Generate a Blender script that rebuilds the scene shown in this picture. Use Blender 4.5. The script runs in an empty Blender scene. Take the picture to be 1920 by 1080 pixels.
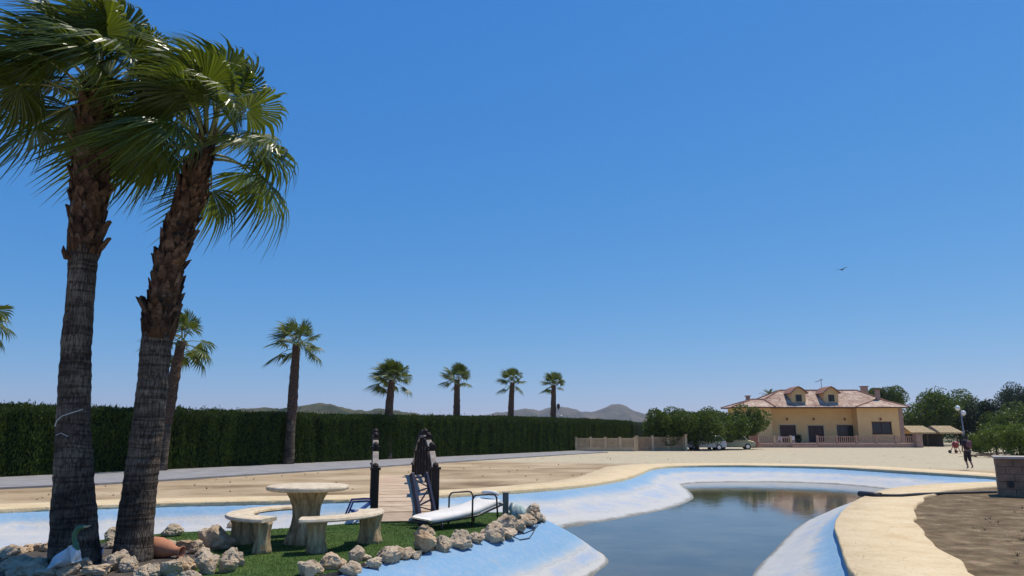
import bpy, bmesh, math, random
import numpy as np
from mathutils import Vector, Matrix, noise as mnoise

R = math.radians
sc = bpy.context.scene
col = sc.collection
random.seed(7)
NP = np.random.default_rng(7)

# ------------------------------------------------------------------ camera
FPX, PITCH, EYE = 1371.0, math.atan(272.0 / 1371.0), 1.9
cam_data = bpy.data.cameras.new('camera')
cam = bpy.data.objects.new('camera', cam_data)
col.objects.link(cam)
cam.location = (0, 0, EYE)
cam.rotation_euler = (math.pi / 2 + PITCH, 0, 0)
cam_data.sensor_width = 36.0
cam_data.lens = 36.0 * FPX / 1920.0
cam_data.clip_start = 0.1
cam_data.clip_end = 20000
sc.camera = cam

# ------------------------------------------------------------------ sky, sun, exposure
SUN_EL, SUN_AZ = R(66), R(57)          # azimuth clockwise from +Y (view direction) towards +X
world = bpy.data.worlds.new('World')
sc.world = world
world.use_nodes = True
wn = world.node_tree
wn.nodes.clear()
w_out = wn.nodes.new('ShaderNodeOutputWorld')
w_bg = wn.nodes.new('ShaderNodeBackground')
w_sky = wn.nodes.new('ShaderNodeTexSky')
w_sky.sky_type = 'NISHITA'
w_sky.sun_disc = False
w_sky.sun_elevation = SUN_EL
w_sky.sun_rotation = SUN_AZ
w_sky.altitude = 100
w_sky.air_density = 1.0
w_sky.dust_density = 0.0
w_sky.ozone_density = 6.0
w_bg.inputs['Strength'].default_value = 0.1
# uniform colour response of the phone camera: one power curve per channel over the whole sky
w_sep = wn.nodes.new('ShaderNodeSeparateColor'); w_com = wn.nodes.new('ShaderNodeCombineColor')
wn.links.new(w_sky.outputs[0], w_sep.inputs[0])
for k, (gain, power) in enumerate(((.84, 1.345), (.65, .704), (.82, .33))):
    a_ = wn.nodes.new('ShaderNodeMath'); a_.operation = 'MULTIPLY'; a_.inputs[1].default_value = .1
    b_ = wn.nodes.new('ShaderNodeMath'); b_.operation = 'POWER'; b_.inputs[1].default_value = power
    c_ = wn.nodes.new('ShaderNodeMath'); c_.operation = 'MULTIPLY'; c_.inputs[1].default_value = gain / .1
    wn.links.new(w_sep.outputs[k], a_.inputs[0]); wn.links.new(a_.outputs[0], b_.inputs[0])
    wn.links.new(b_.outputs[0], c_.inputs[0]); wn.links.new(c_.outputs[0], w_com.inputs[k])
wn.links.new(w_com.outputs[0], w_bg.inputs[0])
wn.links.new(w_bg.outputs[0], w_out.inputs[0])
sun_data = bpy.data.lights.new('sun', 'SUN')
sun_data.energy = 4.5
sun_data.angle = R(0.53)
sun_data.color = (1.0, 0.915, 0.79)
sun = bpy.data.objects.new('sun', sun_data)
col.objects.link(sun)
sun_dir = Vector((math.sin(SUN_AZ) * math.cos(SUN_EL), math.cos(SUN_AZ) * math.cos(SUN_EL), math.sin(SUN_EL)))
sun.rotation_euler = sun_dir.to_track_quat('Z', 'Y').to_euler()
sun.location = (0, 0, 60)
sc.view_settings.view_transform = 'Standard'
sc.view_settings.look = 'None'
sc.view_settings.exposure = 0.0
sc.view_settings.gamma = 1.0
sc.view_settings.use_curve_mapping = False
sc.cycles.max_bounces = 8
sc.cycles.transparent_max_bounces = 8

# ------------------------------------------------------------------ survey helpers: photo pixel -> place in the world
def ray(u, v):
    dx, dy = (u - 960) / FPX, (540 - v) / FPX
    return Vector((dx, math.cos(PITCH) - dy * math.sin(PITCH), math.sin(PITCH) + dy * math.cos(PITCH)))
def G(u, v, z=0.0):                      # where the sight line meets level ground z
    r = ray(u, v)
    return Vector((0, 0, EYE)) + r * ((z - EYE) / r.z)
def A(u, v, Y):                          # where the sight line meets distance Y
    r = ray(u, v)
    return Vector((0, 0, EYE)) + r * (Y / r.y)

# ------------------------------------------------------------------ materials
M = {}
def new_mat(name):
    m = bpy.data.materials.new(name)
    m.use_nodes = True
    M[name] = m
    return m, m.node_tree.nodes, m.node_tree.links, m.node_tree.nodes['Principled BSDF']
def ramp(nd, stops):
    r = nd.new('ShaderNodeValToRGB')
    e = r.color_ramp.elements
    while len(e) < len(stops):
        e.new(0.5)
    for i, (p, c) in enumerate(stops):
        e[i].position = p
        e[i].color = (*c, 1) if len(c) == 3 else c
    return r
def noise_tex(nd, ln, vec, scale, detail=6, rough=.6, stretch=None):
    t = nd.new('ShaderNodeTexNoise')
    t.inputs['Scale'].default_value = scale
    t.inputs['Detail'].default_value = detail
    t.inputs['Roughness'].default_value = rough
    if stretch:
        mp = nd.new('ShaderNodeMapping')
        mp.inputs['Scale'].default_value = stretch
        ln.new(vec, mp.inputs['Vector'])
        vec = mp.outputs[0]
    ln.new(vec, t.inputs['Vector'])
    return t
def mixc(nd, ln, fac, a, b, mode='MIX'):
    m = nd.new('ShaderNodeMix')
    m.data_type = 'RGBA'
    m.blend_type = mode
    for sock, val in ((m.inputs[0], fac), (m.inputs[6], a), (m.inputs[7], b)):
        if isinstance(val, (int, float)):
            sock.default_value = val
        elif isinstance(val, (tuple, list)):
            sock.default_value = (*val, 1)
        else:
            ln.new(val, sock)
    return m.outputs[2]
def bump(nd, ln, bs, height, strength, dist=.02):
    b = nd.new('ShaderNodeBump')
    b.inputs['Strength'].default_value = strength
    b.inputs['Distance'].default_value = dist
    ln.new(height, b.inputs['Height'])
    ln.new(b.outputs[0], bs.inputs['Normal'])
    return b
def pos(nd):
    return nd.new('ShaderNodeNewGeometry').outputs['Position']
def objc(nd):
    return nd.new('ShaderNodeTexCoord').outputs['Object']
def simple(name, c1, c2=None, scale=8, rough=.8, bs_=.3, bdist=.01, stretch=None, spec=.5, metal=0, local=False, lo=.35, hi=.65, fine=6):
    m, nd, ln, bs = new_mat(name)
    v = objc(nd) if local else pos(nd)
    c2 = c2 or tuple(x * .75 for x in c1)
    t = noise_tex(nd, ln, v, scale, 7, .6, stretch)
    r = ramp(nd, [(lo, c2), (hi, c1)])
    ln.new(t.outputs[0], r.inputs[0])
    ln.new(r.outputs[0], bs.inputs['Base Color'])
    bs.inputs['Roughness'].default_value = rough
    bs.inputs['Specular IOR Level'].default_value = spec
    bs.inputs['Metallic'].default_value = metal
    if bs_:
        t2 = noise_tex(nd, ln, v, scale * fine, 5, .65, stretch)
        bump(nd, ln, bs, t2.outputs[0], bs_, bdist)
    return m
def foliage_mat(name, dark, light, rough=.55, trans=.35, spec=.4):
    m, nd, ln, bs = new_mat(name)
    g = nd.new('ShaderNodeNewGeometry')
    r = ramp(nd, [(0, dark), (1, light)])
    t = noise_tex(nd, ln, g.outputs['Position'], .8, 3)
    mx = nd.new('ShaderNodeMath'); mx.operation = 'MULTIPLY_ADD'
    ln.new(g.outputs['Random Per Island'], mx.inputs[0]); mx.inputs[1].default_value = .6
    ad = nd.new('ShaderNodeMath'); ad.operation = 'MULTIPLY_ADD'
    ln.new(t.outputs[0], ad.inputs[0]); ad.inputs[1].default_value = .8; ad.inputs[2].default_value = -.2
    ln.new(ad.outputs[0], mx.inputs[2])
    ln.new(mx.outputs[0], r.inputs[0])
    ln.new(r.outputs[0], bs.inputs['Base Color'])
    bs.inputs['Roughness'].default_value = rough
    bs.inputs['Specular IOR Level'].default_value = spec
    tr = nd.new('ShaderNodeBsdfTranslucent')
    hs = nd.new('ShaderNodeHueSaturation')
    hs.inputs['Value'].default_value = 1.5
    hs.inputs['Hue'].default_value = .485
    ln.new(r.outputs[0], hs.inputs['Color'])
    ln.new(hs.outputs[0], tr.inputs['Color'])
    ms = nd.new('ShaderNodeMixShader')
    ms.inputs[0].default_value = trans
    out = nd['Material Output']
    ln.new(bs.outputs[0], ms.inputs[1]); ln.new(tr.outputs[0], ms.inputs[2])
    ln.new(ms.outputs[0], out.inputs['Surface'])
    return m

# --- ground: tan dirt, pale gravel yard, brown soil on the right bank
def ground_mat():
    m, nd, ln, bs = new_mat('ground')
    p = pos(nd)
    sep = nd.new('ShaderNodeSeparateXYZ'); ln.new(p, sep.inputs[0])
    n1 = noise_tex(nd, ln, p, .35, 8, .65)
    n2 = noise_tex(nd, ln, p, 2.2, 8, .7)
    n3 = noise_tex(nd, ln, p, 14, 6, .7)
    st = noise_tex(nd, ln, p, .30, 7, .58, (.8, 1.0, 1))
    dirt = ramp(nd, [(.33, (.20, .14, .075)), (.43, (.33, .24, .14)), (.54, (.42, .315, .19)), (.68, (.52, .41, .265))])
    ln.new(st.outputs[0], dirt.inputs[0])
    dirt2 = mixc(nd, ln, .35, dirt.outputs[0], n3.outputs['Color'], 'SOFT_LIGHT')
    spots = ramp(nd, [(.56, (0, 0, 0)), (.72, (.8, .8, .8))]); ln.new(n2.outputs[0], spots.inputs[0])
    dirt3 = mixc(nd, ln, spots.outputs[0], dirt2, (.17, .125, .07))
    grav = ramp(nd, [(.3, (.34, .275, .17)), (.5, (.48, .41, .275)), (.75, (.56, .49, .345))])
    ln.new(n2.outputs[0], grav.inputs[0])
    gsp = noise_tex(nd, ln, p, .6, 8, .75, (.35, 1.8, 1))
    gr2 = ramp(nd, [(.54, (0, 0, 0)), (.70, (.8, .8, .8))]); ln.new(gsp.outputs[0], gr2.inputs[0])
    grav2 = mixc(nd, ln, gr2.outputs[0], grav.outputs[0], (.30, .24, .16))
    soil = ramp(nd, [(.34, (.085, .056, .028)), (.5, (.18, .128, .070)), (.66, (.33, .25, .145))])
    ln.new(n2.outputs[0], soil.inputs[0])
    soil2 = mixc(nd, ln, .6, soil.outputs[0], n3.outputs['Color'], 'SOFT_LIGHT')
    n4 = noise_tex(nd, ln, p, 1.1, 8, .75, (.6, 1.5, 1)); so2 = ramp(nd, [(.42, (.0, .0, .0)), (.60, (.8, .8, .8))]); ln.new(n4.outputs[0], so2.inputs[0])
    soil2 = mixc(nd, ln, so2.outputs[0], soil2, (.10, .07, .036))
    so3 = ramp(nd, [(.62, (0, 0, 0)), (.70, (.7, .7, .7))]); n5 = noise_tex(nd, ln, p, 4, 8, .75); ln.new(n5.outputs[0], so3.inputs[0])
    soil2 = mixc(nd, ln, so3.outputs[0], soil2, (.34, .26, .15))
    def lin(x, y, c, k=.0):              # noisy half-plane mask x*X + y*Y + c > 0
        a = nd.new('ShaderNodeMath'); a.operation = 'MULTIPLY_ADD'
        ln.new(sep.outputs[0], a.inputs[0]); a.inputs[1].default_value = x; a.inputs[2].default_value = c
        b = nd.new('ShaderNodeMath'); b.operation = 'MULTIPLY_ADD'
        ln.new(sep.outputs[1], b.inputs[0]); b.inputs[1].default_value = y; ln.new(a.outputs[0], b.inputs[2])
        d = nd.new('ShaderNodeMath'); d.operation = 'MULTIPLY_ADD'
        ln.new(n1.outputs[0], d.inputs[0]); d.inputs[1].default_value = 8; d.inputs[2].default_value = -4
        e = nd.new('ShaderNodeMath'); e.operation = 'ADD'
        ln.new(b.outputs[0], e.inputs[0]); ln.new(d.outputs[0], e.inputs[1])
        r = nd.new('ShaderNodeMapRange'); r.inputs[1].default_value = -2; r.inputs[2].default_value = 2
        ln.new(e.outputs[0], r.inputs[0])
        return r.outputs[0]
    c = mixc(nd, ln, lin(.45, 1, -50), dirt3, grav2)
    mm = nd.new('ShaderNodeMath'); mm.operation = 'MULTIPLY'
    ln.new(lin(.9, -1, 14), mm.inputs[0]); ln.new(lin(1, .0, -2), mm.inputs[1])
    c = mixc(nd, ln, mm.outputs[0], c, soil2)
    far = nd.new('ShaderNodeMapRange'); far.inputs[1].default_value = 120; far.inputs[2].default_value = 180
    ln.new(sep.outputs[1], far.inputs[0])
    fc = ramp(nd, [(.35, (.07, .085, .035)), (.65, (.25, .2, .12))])
    nf = noise_tex(nd, ln, p, .02, 6); ln.new(nf.outputs[0], fc.inputs[0])
    c = mixc(nd, ln, far.outputs[0], c, fc.outputs[0])
    ln.new(c, bs.inputs['Base Color'])
    bs.inputs['Roughness'].default_value = .95
    bs.inputs['Specular IOR Level'].default_value = .15
    hb = mixc(nd, ln, .5, n2.outputs['Color'], n3.outputs['Color'])
    bump(nd, ln, bs, hb, .6, .06)
ground_mat()

WATER_Z = -.65
def liner_mat():
    m, nd, ln, bs = new_mat('pond_liner')
    p = pos(nd)
    sep = nd.new('ShaderNodeSeparateXYZ'); ln.new(p, sep.inputs[0])
    nb = noise_tex(nd, ln, p, .55, 6, .6)
    nm = noise_tex(nd, ln, p, 2.6, 8, .65)
    nf = noise_tex(nd, ln, p, 9, 6, .7)
    a = nd.new('ShaderNodeMath'); a.operation = 'MULTIPLY_ADD'
    ln.new(nb.outputs[0], a.inputs[0]); a.inputs[1].default_value = .26; a.inputs[2].default_value = -.13
    b = nd.new('ShaderNodeMath'); b.operation = 'MULTIPLY_ADD'
    ln.new(nm.outputs[0], b.inputs[0]); b.inputs[1].default_value = .14; b.inputs[2].default_value = -.07
    s = nd.new('ShaderNodeMath'); ln.new(a.outputs[0], s.inputs[0]); ln.new(b.outputs[0], s.inputs[1])
    z = nd.new('ShaderNodeMath'); ln.new(sep.outputs[2], z.inputs[0]); ln.new(s.outputs[0], z.inputs[1])
    mr = nd.new('ShaderNodeMapRange'); mr.inputs[1].default_value = -.75; mr.inputs[2].default_value = .25
    ln.new(z.outputs[0], mr.inputs[0])
    blue, blue2, white, scale_ = (.19, .345, .485), (.20, .36, .60), (.53, .51, .45), (.47, .455, .39)
    r = ramp(nd, [(0, (.28, .29, .27)), (.09, scale_), (.17, white), (.30, (.48, .475, .445)), (.42, white), (.47, (.42, .445, .44)), (.52, (.27, .39, .49)), (.60, blue), (1, (.15, .31, .495))])
    ln.new(mr.outputs[0], r.inputs[0])
    # dark scum line where water has stood
    # bright blue liner still showing in patches through the chalky zone
    zone = ramp(nd, [(.22, (0, 0, 0)), (.30, (1, 1, 1)), (.38, (1, 1, 1)), (.44, (0, 0, 0))]); ln.new(mr.outputs[0], zone.inputs[0])
    npat = noise_tex(nd, ln, p, .7, 9, .72)
    pr2 = ramp(nd, [(.47, (0, 0, 0)), (.62, (.5, .5, .5))]); ln.new(npat.outputs[0], pr2.inputs[0])
    zp = nd.new('ShaderNodeMath'); zp.operation = 'MULTIPLY'; ln.new(zone.outputs[0], zp.inputs[0]); ln.new(pr2.outputs[0], zp.inputs[1])
    c = mixc(nd, ln, zp.outputs[0], r.outputs[0], blue2)
    pt = ramp(nd, [(.45, (0, 0, 0)), (.66, (.3, .3, .3))]); ln.new(nf.outputs[0], pt.inputs[0])
    c = mixc(nd, ln, pt.outputs[0], c, (.42, .45, .48))
    big = ramp(nd, [(.52, (0, 0, 0)), (.7, (.2, .2, .2))]); ln.new(nm.outputs[0], big.inputs[0])
    c = mixc(nd, ln, big.outputs[0], c, (.33, .42, .50))
    for zc_, wd, op in ((.445, .010, .55), (.235, .008, .5), (.36, .005, .35)):      # thin tide lines left by falling water
        ln_ = ramp(nd, [(zc_ - wd, (0, 0, 0)), (zc_, (op, op, op)), (zc_ + wd * .4, (0, 0, 0))]); ln.new(mr.outputs[0], ln_.inputs[0])
        brk = ramp(nd, [(.42, (0, 0, 0)), (.58, (1, 1, 1))]); ln.new(npat.outputs[0], brk.inputs[0])
        lm_ = nd.new('ShaderNodeMath'); lm_.operation = 'MULTIPLY'; ln.new(ln_.outputs[0], lm_.inputs[0]); ln.new(brk.outputs[0], lm_.inputs[1])
        c = mixc(nd, ln, lm_.outputs[0], c, (.22, .23, .23))
    dirt_ = noise_tex(nd, ln, p, 22, 8, .8); dr_ = ramp(nd, [(.60, (0, 0, 0)), (.72, (.45, .45, .45))]); ln.new(dirt_.outputs[0], dr_.inputs[0])
    c = mixc(nd, ln, dr_.outputs[0], c, (.26, .27, .26))
    wet = ramp(nd, [(.60, (0, 0, 0)), (.68, (.45, .45, .45))])
    nst = noise_tex(nd, ln, p, 1.3, 8, .75, (1, 1, .2)); ln.new(nst.outputs[0], wet.inputs[0])
    c = mixc(nd, ln, wet.outputs[0], c, (.33, .33, .31))
    scum = nd.new('ShaderNodeMapRange'); scum.inputs[1].default_value = WATER_Z + .045; scum.inputs[2].default_value = WATER_Z + .01
    zz_ = nd.new('ShaderNodeMath'); zz_.operation = 'MULTIPLY_ADD'; ln.new(nm.outputs[0], zz_.inputs[0]); zz_.inputs[1].default_value = .09; ln.new(sep.outputs[2], zz_.inputs[2])
    zs_ = nd.new('ShaderNodeMath'); zs_.operation = 'SUBTRACT'; ln.new(zz_.outputs[0], zs_.inputs[0]); zs_.inputs[1].default_value = .045
    ln.new(zs_.outputs[0], scum.inputs[0])
    c = mixc(nd, ln, scum.outputs[0], c, (.20, .19, .15))
    ln.new(c, bs.inputs['Base Color'])
    bs.inputs['Roughness'].default_value = .55
    bs.inputs['Specular IOR Level'].default_value = .3
    wr = noise_tex(nd, ln, p, 3.5, 5, .55)
    wr2 = noise_tex(nd, ln, p, 1.1, 6, .6, (1, 1, 3)); wmx = mixc(nd, ln, .6, wr.outputs['Color'], wr2.outputs['Color'])
    bump(nd, ln, bs, wmx, .7, .10)
liner_mat()

def water_mat():
    m, nd, ln, bs = new_mat('water')
    p = pos(nd)
    t = noise_tex(nd, ln, p, .6, 4)
    r = ramp(nd, [(.35, (.060, .056, .034)), (.7, (.115, .105, .065))])
    ln.new(t.outputs[0], r.inputs[0]); ln.new(r.outputs[0], bs.inputs['Base Color'])
    bs.inputs['Roughness'].default_value = .045
    bs.inputs['IOR'].default_value = 1.33
    w = noise_tex(nd, ln, p, 2.4, 4, .5)
    b = bump(nd, ln, bs, w.outputs[0], .06, .04)
water_mat()

def coping_mat():
    m, nd, ln, bs = new_mat('stamped_concrete')
    p = pos(nd)
    t = noise_tex(nd, ln, p, 1.2, 7, .65)
    r = ramp(nd, [(.3, (.56, .41, .215)), (.5, (.65, .505, .29)), (.7, (.71, .565, .345))])
    ln.new(t.outputs[0], r.inputs[0])
    f = noise_tex(nd, ln, p, 11, 6, .7)
    fr = ramp(nd, [(.57, (0, 0, 0)), (.70, (.75, .75, .75))]); ln.new(f.outputs[0], fr.inputs[0])
    c = mixc(nd, ln, fr.outputs[0], r.outputs[0], (.40, .28, .13))
    vo = nd.new('ShaderNodeTexVoronoi'); vo.feature = 'DISTANCE_TO_EDGE'; vo.inputs['Scale'].default_value = 2.1
    dn = mixc(nd, ln, .12, p, t.outputs['Color'], 'ADD')
    ln.new(dn, vo.inputs['Vector'])
    vr = ramp(nd, [(0, (.0, .0, .0)), (.035, (1, 1, 1))]); ln.new(vo.outputs[0], vr.inputs[0])
    inv = nd.new('ShaderNodeMath'); inv.operation = 'MULTIPLY_ADD'; ln.new(vr.outputs[0], inv.inputs[0]); inv.inputs[1].default_value = -.10; inv.inputs[2].default_value = .10
    c = mixc(nd, ln, inv.outputs[0], c, (.42, .3, .15))
    ln.new(c, bs.inputs['Base Color'])
    bs.inputs['Roughness'].default_value = .85
    h = mixc(nd, ln, .8, vr.outputs[0], f.outputs['Color'])
    bump(nd, ln, bs, h, 1.0, .035)
coping_mat()

def rock_mat():
    m, nd, ln, bs = new_mat('limestone')
    p = pos(nd)
    t = noise_tex(nd, ln, p, 5, 9, .65)
    r = ramp(nd, [(.28, (.18, .12, .075)), (.37, (.46, .35, .24)), (.48, (.66, .54, .40)), (.70, (.78, .68, .54))])
    ln.new(t.outputs[0], r.inputs[0])
    oi = nd.new('ShaderNodeObjectInfo')
    oc = ramp(nd, [(0, (.92, .84, .74)), (.5, (1, .96, .88)), (1, (1.05, .90, .72))]); ln.new(oi.outputs['Random'], oc.inputs[0])
    c = mixc(nd, ln, 1.0, r.outputs[0], oc.outputs[0], 'MULTIPLY')
    ln.new(c, bs.inputs['Base Color'])
    bs.inputs['Roughness'].default_value = .95
    bs.inputs['Specular IOR Level'].default_value = .2
    f = noise_tex(nd, ln, p, 24, 8, .75)
    bump(nd, ln, bs, f.outputs[0], 1.0, .05)
rock_mat()

def trunk_mat():
    m, nd, ln, bs = new_mat('palm_bark')
    p = objc(nd)
    ring = noise_tex(nd, ln, p, 5, 7, .7, (.7, .7, 3.2))
    vert = noise_tex(nd, ln, p, 16, 7, .7, (2.2, 2.2, .22))
    big = noise_tex(nd, ln, p, 1.6, 5, .6)
    r = ramp(nd, [(.34, (.020, .016, .013)), (.49, (.068, .055, .044)), (.62, (.17, .145, .11))])
    mx = mixc(nd, ln, .55, ring.outputs[0], vert.outputs[0])
    mx = mixc(nd, ln, .5, mx, big.outputs[0])
    ln.new(mx, r.inputs[0])
    mp = nd.new('ShaderNodeMapping'); mp.inputs['Scale'].default_value = (26, 26, 3.2)
    wob = mixc(nd, ln, .10, p, big.outputs['Color'], 'ADD'); ln.new(wob, mp.inputs['Vector'])
    vo = nd.new('ShaderNodeTexVoronoi'); vo.feature = 'DISTANCE_TO_EDGE'; vo.inputs['Scale'].default_value = 1.0; ln.new(mp.outputs[0], vo.inputs['Vector'])
    vr = ramp(nd, [(0, (.25, .22, .2)), (.10, (1, 1, 1))]); ln.new(vo.outputs[0], vr.inputs[0])
    mp2 = nd.new('ShaderNodeMapping'); mp2.inputs['Scale'].default_value = (1.2, 1.2, 22); ln.new(wob, mp2.inputs['Vector'])
    rg_ = nd.new('ShaderNodeTexNoise'); rg_.inputs['Scale'].default_value = 1.0; rg_.inputs['Detail'].default_value = 4; ln.new(mp2.outputs[0], rg_.inputs['Vector'])
    rr_ = ramp(nd, [(.40, (.45, .42, .4)), (.52, (1, 1, 1))]); ln.new(rg_.outputs[0], rr_.inputs[0])
    cc_ = mixc(nd, ln, .8, r.outputs[0], vr.outputs[0], 'MULTIPLY')
    cc_ = mixc(nd, ln, .8, cc_, rr_.outputs[0], 'MULTIPLY')
    br_ = mixc(nd, ln, 1.0, cc_, (1.5, 1.45, 1.4), 'MULTIPLY')
    ln.new(br_, bs.inputs['Base Color'])
    bs.inputs['Roughness'].default_value = .95
    bs.inputs['Specular IOR Level'].default_value = .15
    hh_ = mixc(nd, ln, .5, vr.outputs[0], rr_.outputs[0])
    bump(nd, ln, bs, hh_, .8, .03)
trunk_mat()
simple('palm_fibre', (.17, .09, .045), (.06, .032, .018), 7, .95, .9, .04, (3, 3, .6), .1, local=True)
def boot_mat():
    m, nd, ln, bs = new_mat('leaf_base')
    t = noise_tex(nd, ln, pos(nd), 9, 7, .7)
    r = ramp(nd, [(.35, (.035, .022, .015)), (.5, (.12, .078, .052)), (.68, (.24, .17, .12))]); ln.new(t.outputs[0], r.inputs[0])
    oi = nd.new('ShaderNodeObjectInfo'); oc = ramp(nd, [(0, (.35, .30, .30)), (.5, (.8, .72, .68)), (1, (1.15, 1.0, .88))]); ln.new(oi.outputs['Random'], oc.inputs[0])
    c = mixc(nd, ln, 1.0, r.outputs[0], oc.outputs[0], 'MULTIPLY'); ln.new(c, bs.inputs['Base Color'])
    bs.inputs['Roughness'].default_value = .95; bs.inputs['Specular IOR Level'].default_value = .1
    bump(nd, ln, bs, t.outputs[0], .8, .03)
boot_mat()
simple('far_palm_bark', (.17, .115, .08), (.055, .035, .026), 9, .95, .9, .05, (1, 1, 2.2), .1)
foliage_mat('palm_leaf', (.020, .040, .003), (.125, .175, .014), .33, .40, .48)
foliage_mat('far_palm_leaf', (.03, .055, .006), (.12, .16, .02), .45, .3, .4)
simple('petiole', (.24, .26, .07), (.13, .13, .04), 6, .5, .1)
foliage_mat('hedge_leaf', (.015, .032, .004), (.072, .115, .014), .7, .15, .2)
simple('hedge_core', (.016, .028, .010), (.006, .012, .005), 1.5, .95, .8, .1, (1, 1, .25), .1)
foliage_mat('tree_leaf', (.020, .042, .003), (.10, .155, .012), .55, .3, .3)
foliage_mat('bush_leaf', (.032, .062, .004), (.14, .20, .016), .5, .3, .3)
foliage_mat('pine_leaf', (.008, .022, .010), (.030, .055, .022), .6, .2, .2)
simple('bark', (.14, .10, .07), (.06, .045, .03), 6, .95, .8, .05, (2, 2, .4), .1)
simple('turf', (.075, .115, .03), (.036, .075, .015), 2.2, .95, .5, .02, None, .1)
foliage_mat('turf_blade', (.045, .090, .018), (.10, .175, .040), .6, .3, .2)
simple('asphalt', (.30, .29, .285), (.22, .215, .21), 1.2, .9, .4, .01, None, .2, fine=30)
simple('faux_wood', (.66, .51, .29), (.26, .165, .08), 6, .85, .8, .03, (2.5, 2.5, .45), .2, local=True)
simple('faux_top', (.72, .62, .46), (.48, .38, .25), 9, .8, .4, .01, None, .25)
simple('dark_wood', (.042, .024, .016), (.018, .010, .008), 5, .65, .5, .01, (1, 1, .3), .35)
simple('rail_wood_lit', (.34, .29, .24), (.16, .13, .105), 6, .5, .4, .01, (1, 1, .4), .4)  # handrail colour lightened from dark_wood to carry the sun glint on its top
simple('deck_wood', (.62, .49, .355), (.44, .32, .22), 3, .85, .5, .01, (.5, 3, 3), .2)
simple('navy_metal', (.020, .020, .050), (.012, .012, .03), 6, .5, .1, .004, None, .5)
simple('black_tube', (.012, .013, .018), (.02, .02, .024), 6, .35, 0)
simple('white_cushion', (.80, .77, .70), (.70, .66, .58), 3, .75, .25, .01)
simple('blue_cloth', (.02, .07, .26), (.012, .04, .16), 4, .7, .3, .01)
simple('stripe_white', (.75, .76, .78), None, 4, .7, 0)
simple('grey_wood', (.26, .23, .20), (.15, .13, .11), 6, .9, .6, .02, (2, 2, .3), .2)
simple('terracotta', (.52, .22, .11), (.40, .16, .08), 6, .8, .4, .01)
simple('statue_white', (.62, .70, .74), (.42, .52, .56), 9, .5, .2, .01)
simple('statue_green', (.06, .20, .09), (.03, .10, .05), 9, .45, .2, .01)
simple('statue_beak', (.55, .50, .30), None, 9, .5, 0)
simple('pale_turquoise', (.52, .62, .56), (.22, .32, .30), 8, .7, .5, .02)
simple('blue_glass', (.05, .16, .42), (.04, .10, .3), 8, .12, 0)
simple('cord_white', (.7, .68, .64), None, 8, .8, 0)
simple('rubber', (.014, .015, .017), (.02, .02, .02), 6, .55, 0)
simple('soil_bed', (.10, .08, .06), (.05, .04, .03), 9, .95, .7, .03)
# house
simple('stucco', (.84, .56, .235), (.78, .50, .205), .7, .9, .35, .01)
simple('stucco_trim', (.64, .50, .30), (.58, .45, .27), 1.2, .85, .2, .01)
def roof_mat():
    m, nd, ln, bs = new_mat('roof_tile')
    p = pos(nd)
    a = noise_tex(nd, ln, p, .9, 7, .7)
    b = noise_tex(nd, ln, p, 4.5, 5, .7)
    r = ramp(nd, [(.41, (.13, .065, .045)), (.47, (.36, .225, .16)), (.53, (.50, .365, .26)), (.59, (.68, .60, .46))])
    c = mixc(nd, ln, .5, a.outputs['Color'], b.outputs['Color'])
    ln.new(c, r.inputs[0]); ln.new(r.outputs[0], bs.inputs['Base Color'])
    bs.inputs['Roughness'].default_value = .9
    w = nd.new('ShaderNodeTexWave'); w.wave_type = 'BANDS'; w.bands_direction = 'X'; w.inputs['Scale'].default_value = 1.3
    w.inputs['Distortion'].default_value = .4
    ln.new(p, w.inputs['Vector'])
    bump(nd, ln, bs, w.outputs['Color'], .5, .06)
roof_mat()
simple('roof_ridge', (.33, .17, .11), (.22, .10, .07), 3, .9, .4, .02)
simple('brown_timber', (.075, .028, .020), (.045, .018, .014), 3, .6, .3, .01, (1, 1, .3))
simple('brick_red', (.36, .17, .11), (.26, .12, .08), 4, .9, .5, .01)
simple('pink_stone', (.46, .30, .22), (.36, .22, .16), 3, .9, .4, .01)
simple('red_lamp', (.30, .06, .04), None, 4, .5, 0)
m, nd, ln, bs = new_mat('dark_glass'); bs.inputs['Base Color'].default_value = (.012, .02, .022, 1); bs.inputs['Roughness'].default_value = .08
m, nd, ln, bs = new_mat('white_paint'); bs.inputs['Base Color'].default_value = (.55, .56, .58, 1); bs.inputs['Roughness'].default_value = .3; bs.inputs['Coat Weight'].default_value = .4
m, nd, ln, bs = new_mat('gold_paint'); bs.inputs['Base Color'].default_value = (.40, .36, .20, 1); bs.inputs['Roughness'].default_value = .35; bs.inputs['Coat Weight'].default_value = .4; bs.inputs['Metallic'].default_value = .3
m, nd, ln, bs = new_mat('chrome'); bs.inputs['Base Color'].default_value = (.6, .6, .62, 1); bs.inputs['Metallic'].default_value = .9; bs.inputs['Roughness'].default_value = .3
m, nd, ln, bs = new_mat('lamp_glass'); bs.inputs['Base Color'].default_value = (.8, .8, .78, 1); bs.inputs['Roughness'].default_value = .25
m, nd, ln, bs = new_mat('tail_red'); bs.inputs['Base Color'].default_value = (.35, .02, .02, 1); bs.inputs['Roughness'].default_value = .25
simple('white_plastic', (.74, .74, .72), None, 3, .5, 0)
simple('red_paint', (.30, .04, .035), (.20, .025, .025), 5, .5, 0)
simple('grey_metal', (.26, .28, .30), (.2, .21, .23), 4, .5, 0)
simple('straw', (.48, .38, .24), (.30, .22, .12), 4, .95, .9, .05, (1, 1, .2), .1)
simple('shed_dark', (.05, .04, .035), (.03, .025, .022), 3, .9, .3, .02)
simple('fence_beige', (.60, .46, .29), (.48, .36, .22), 2, .85, .3, .01)
simple('fence_brown', (.38, .26, .15), (.28, .19, .11), 2, .85, .3, .01)
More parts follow.
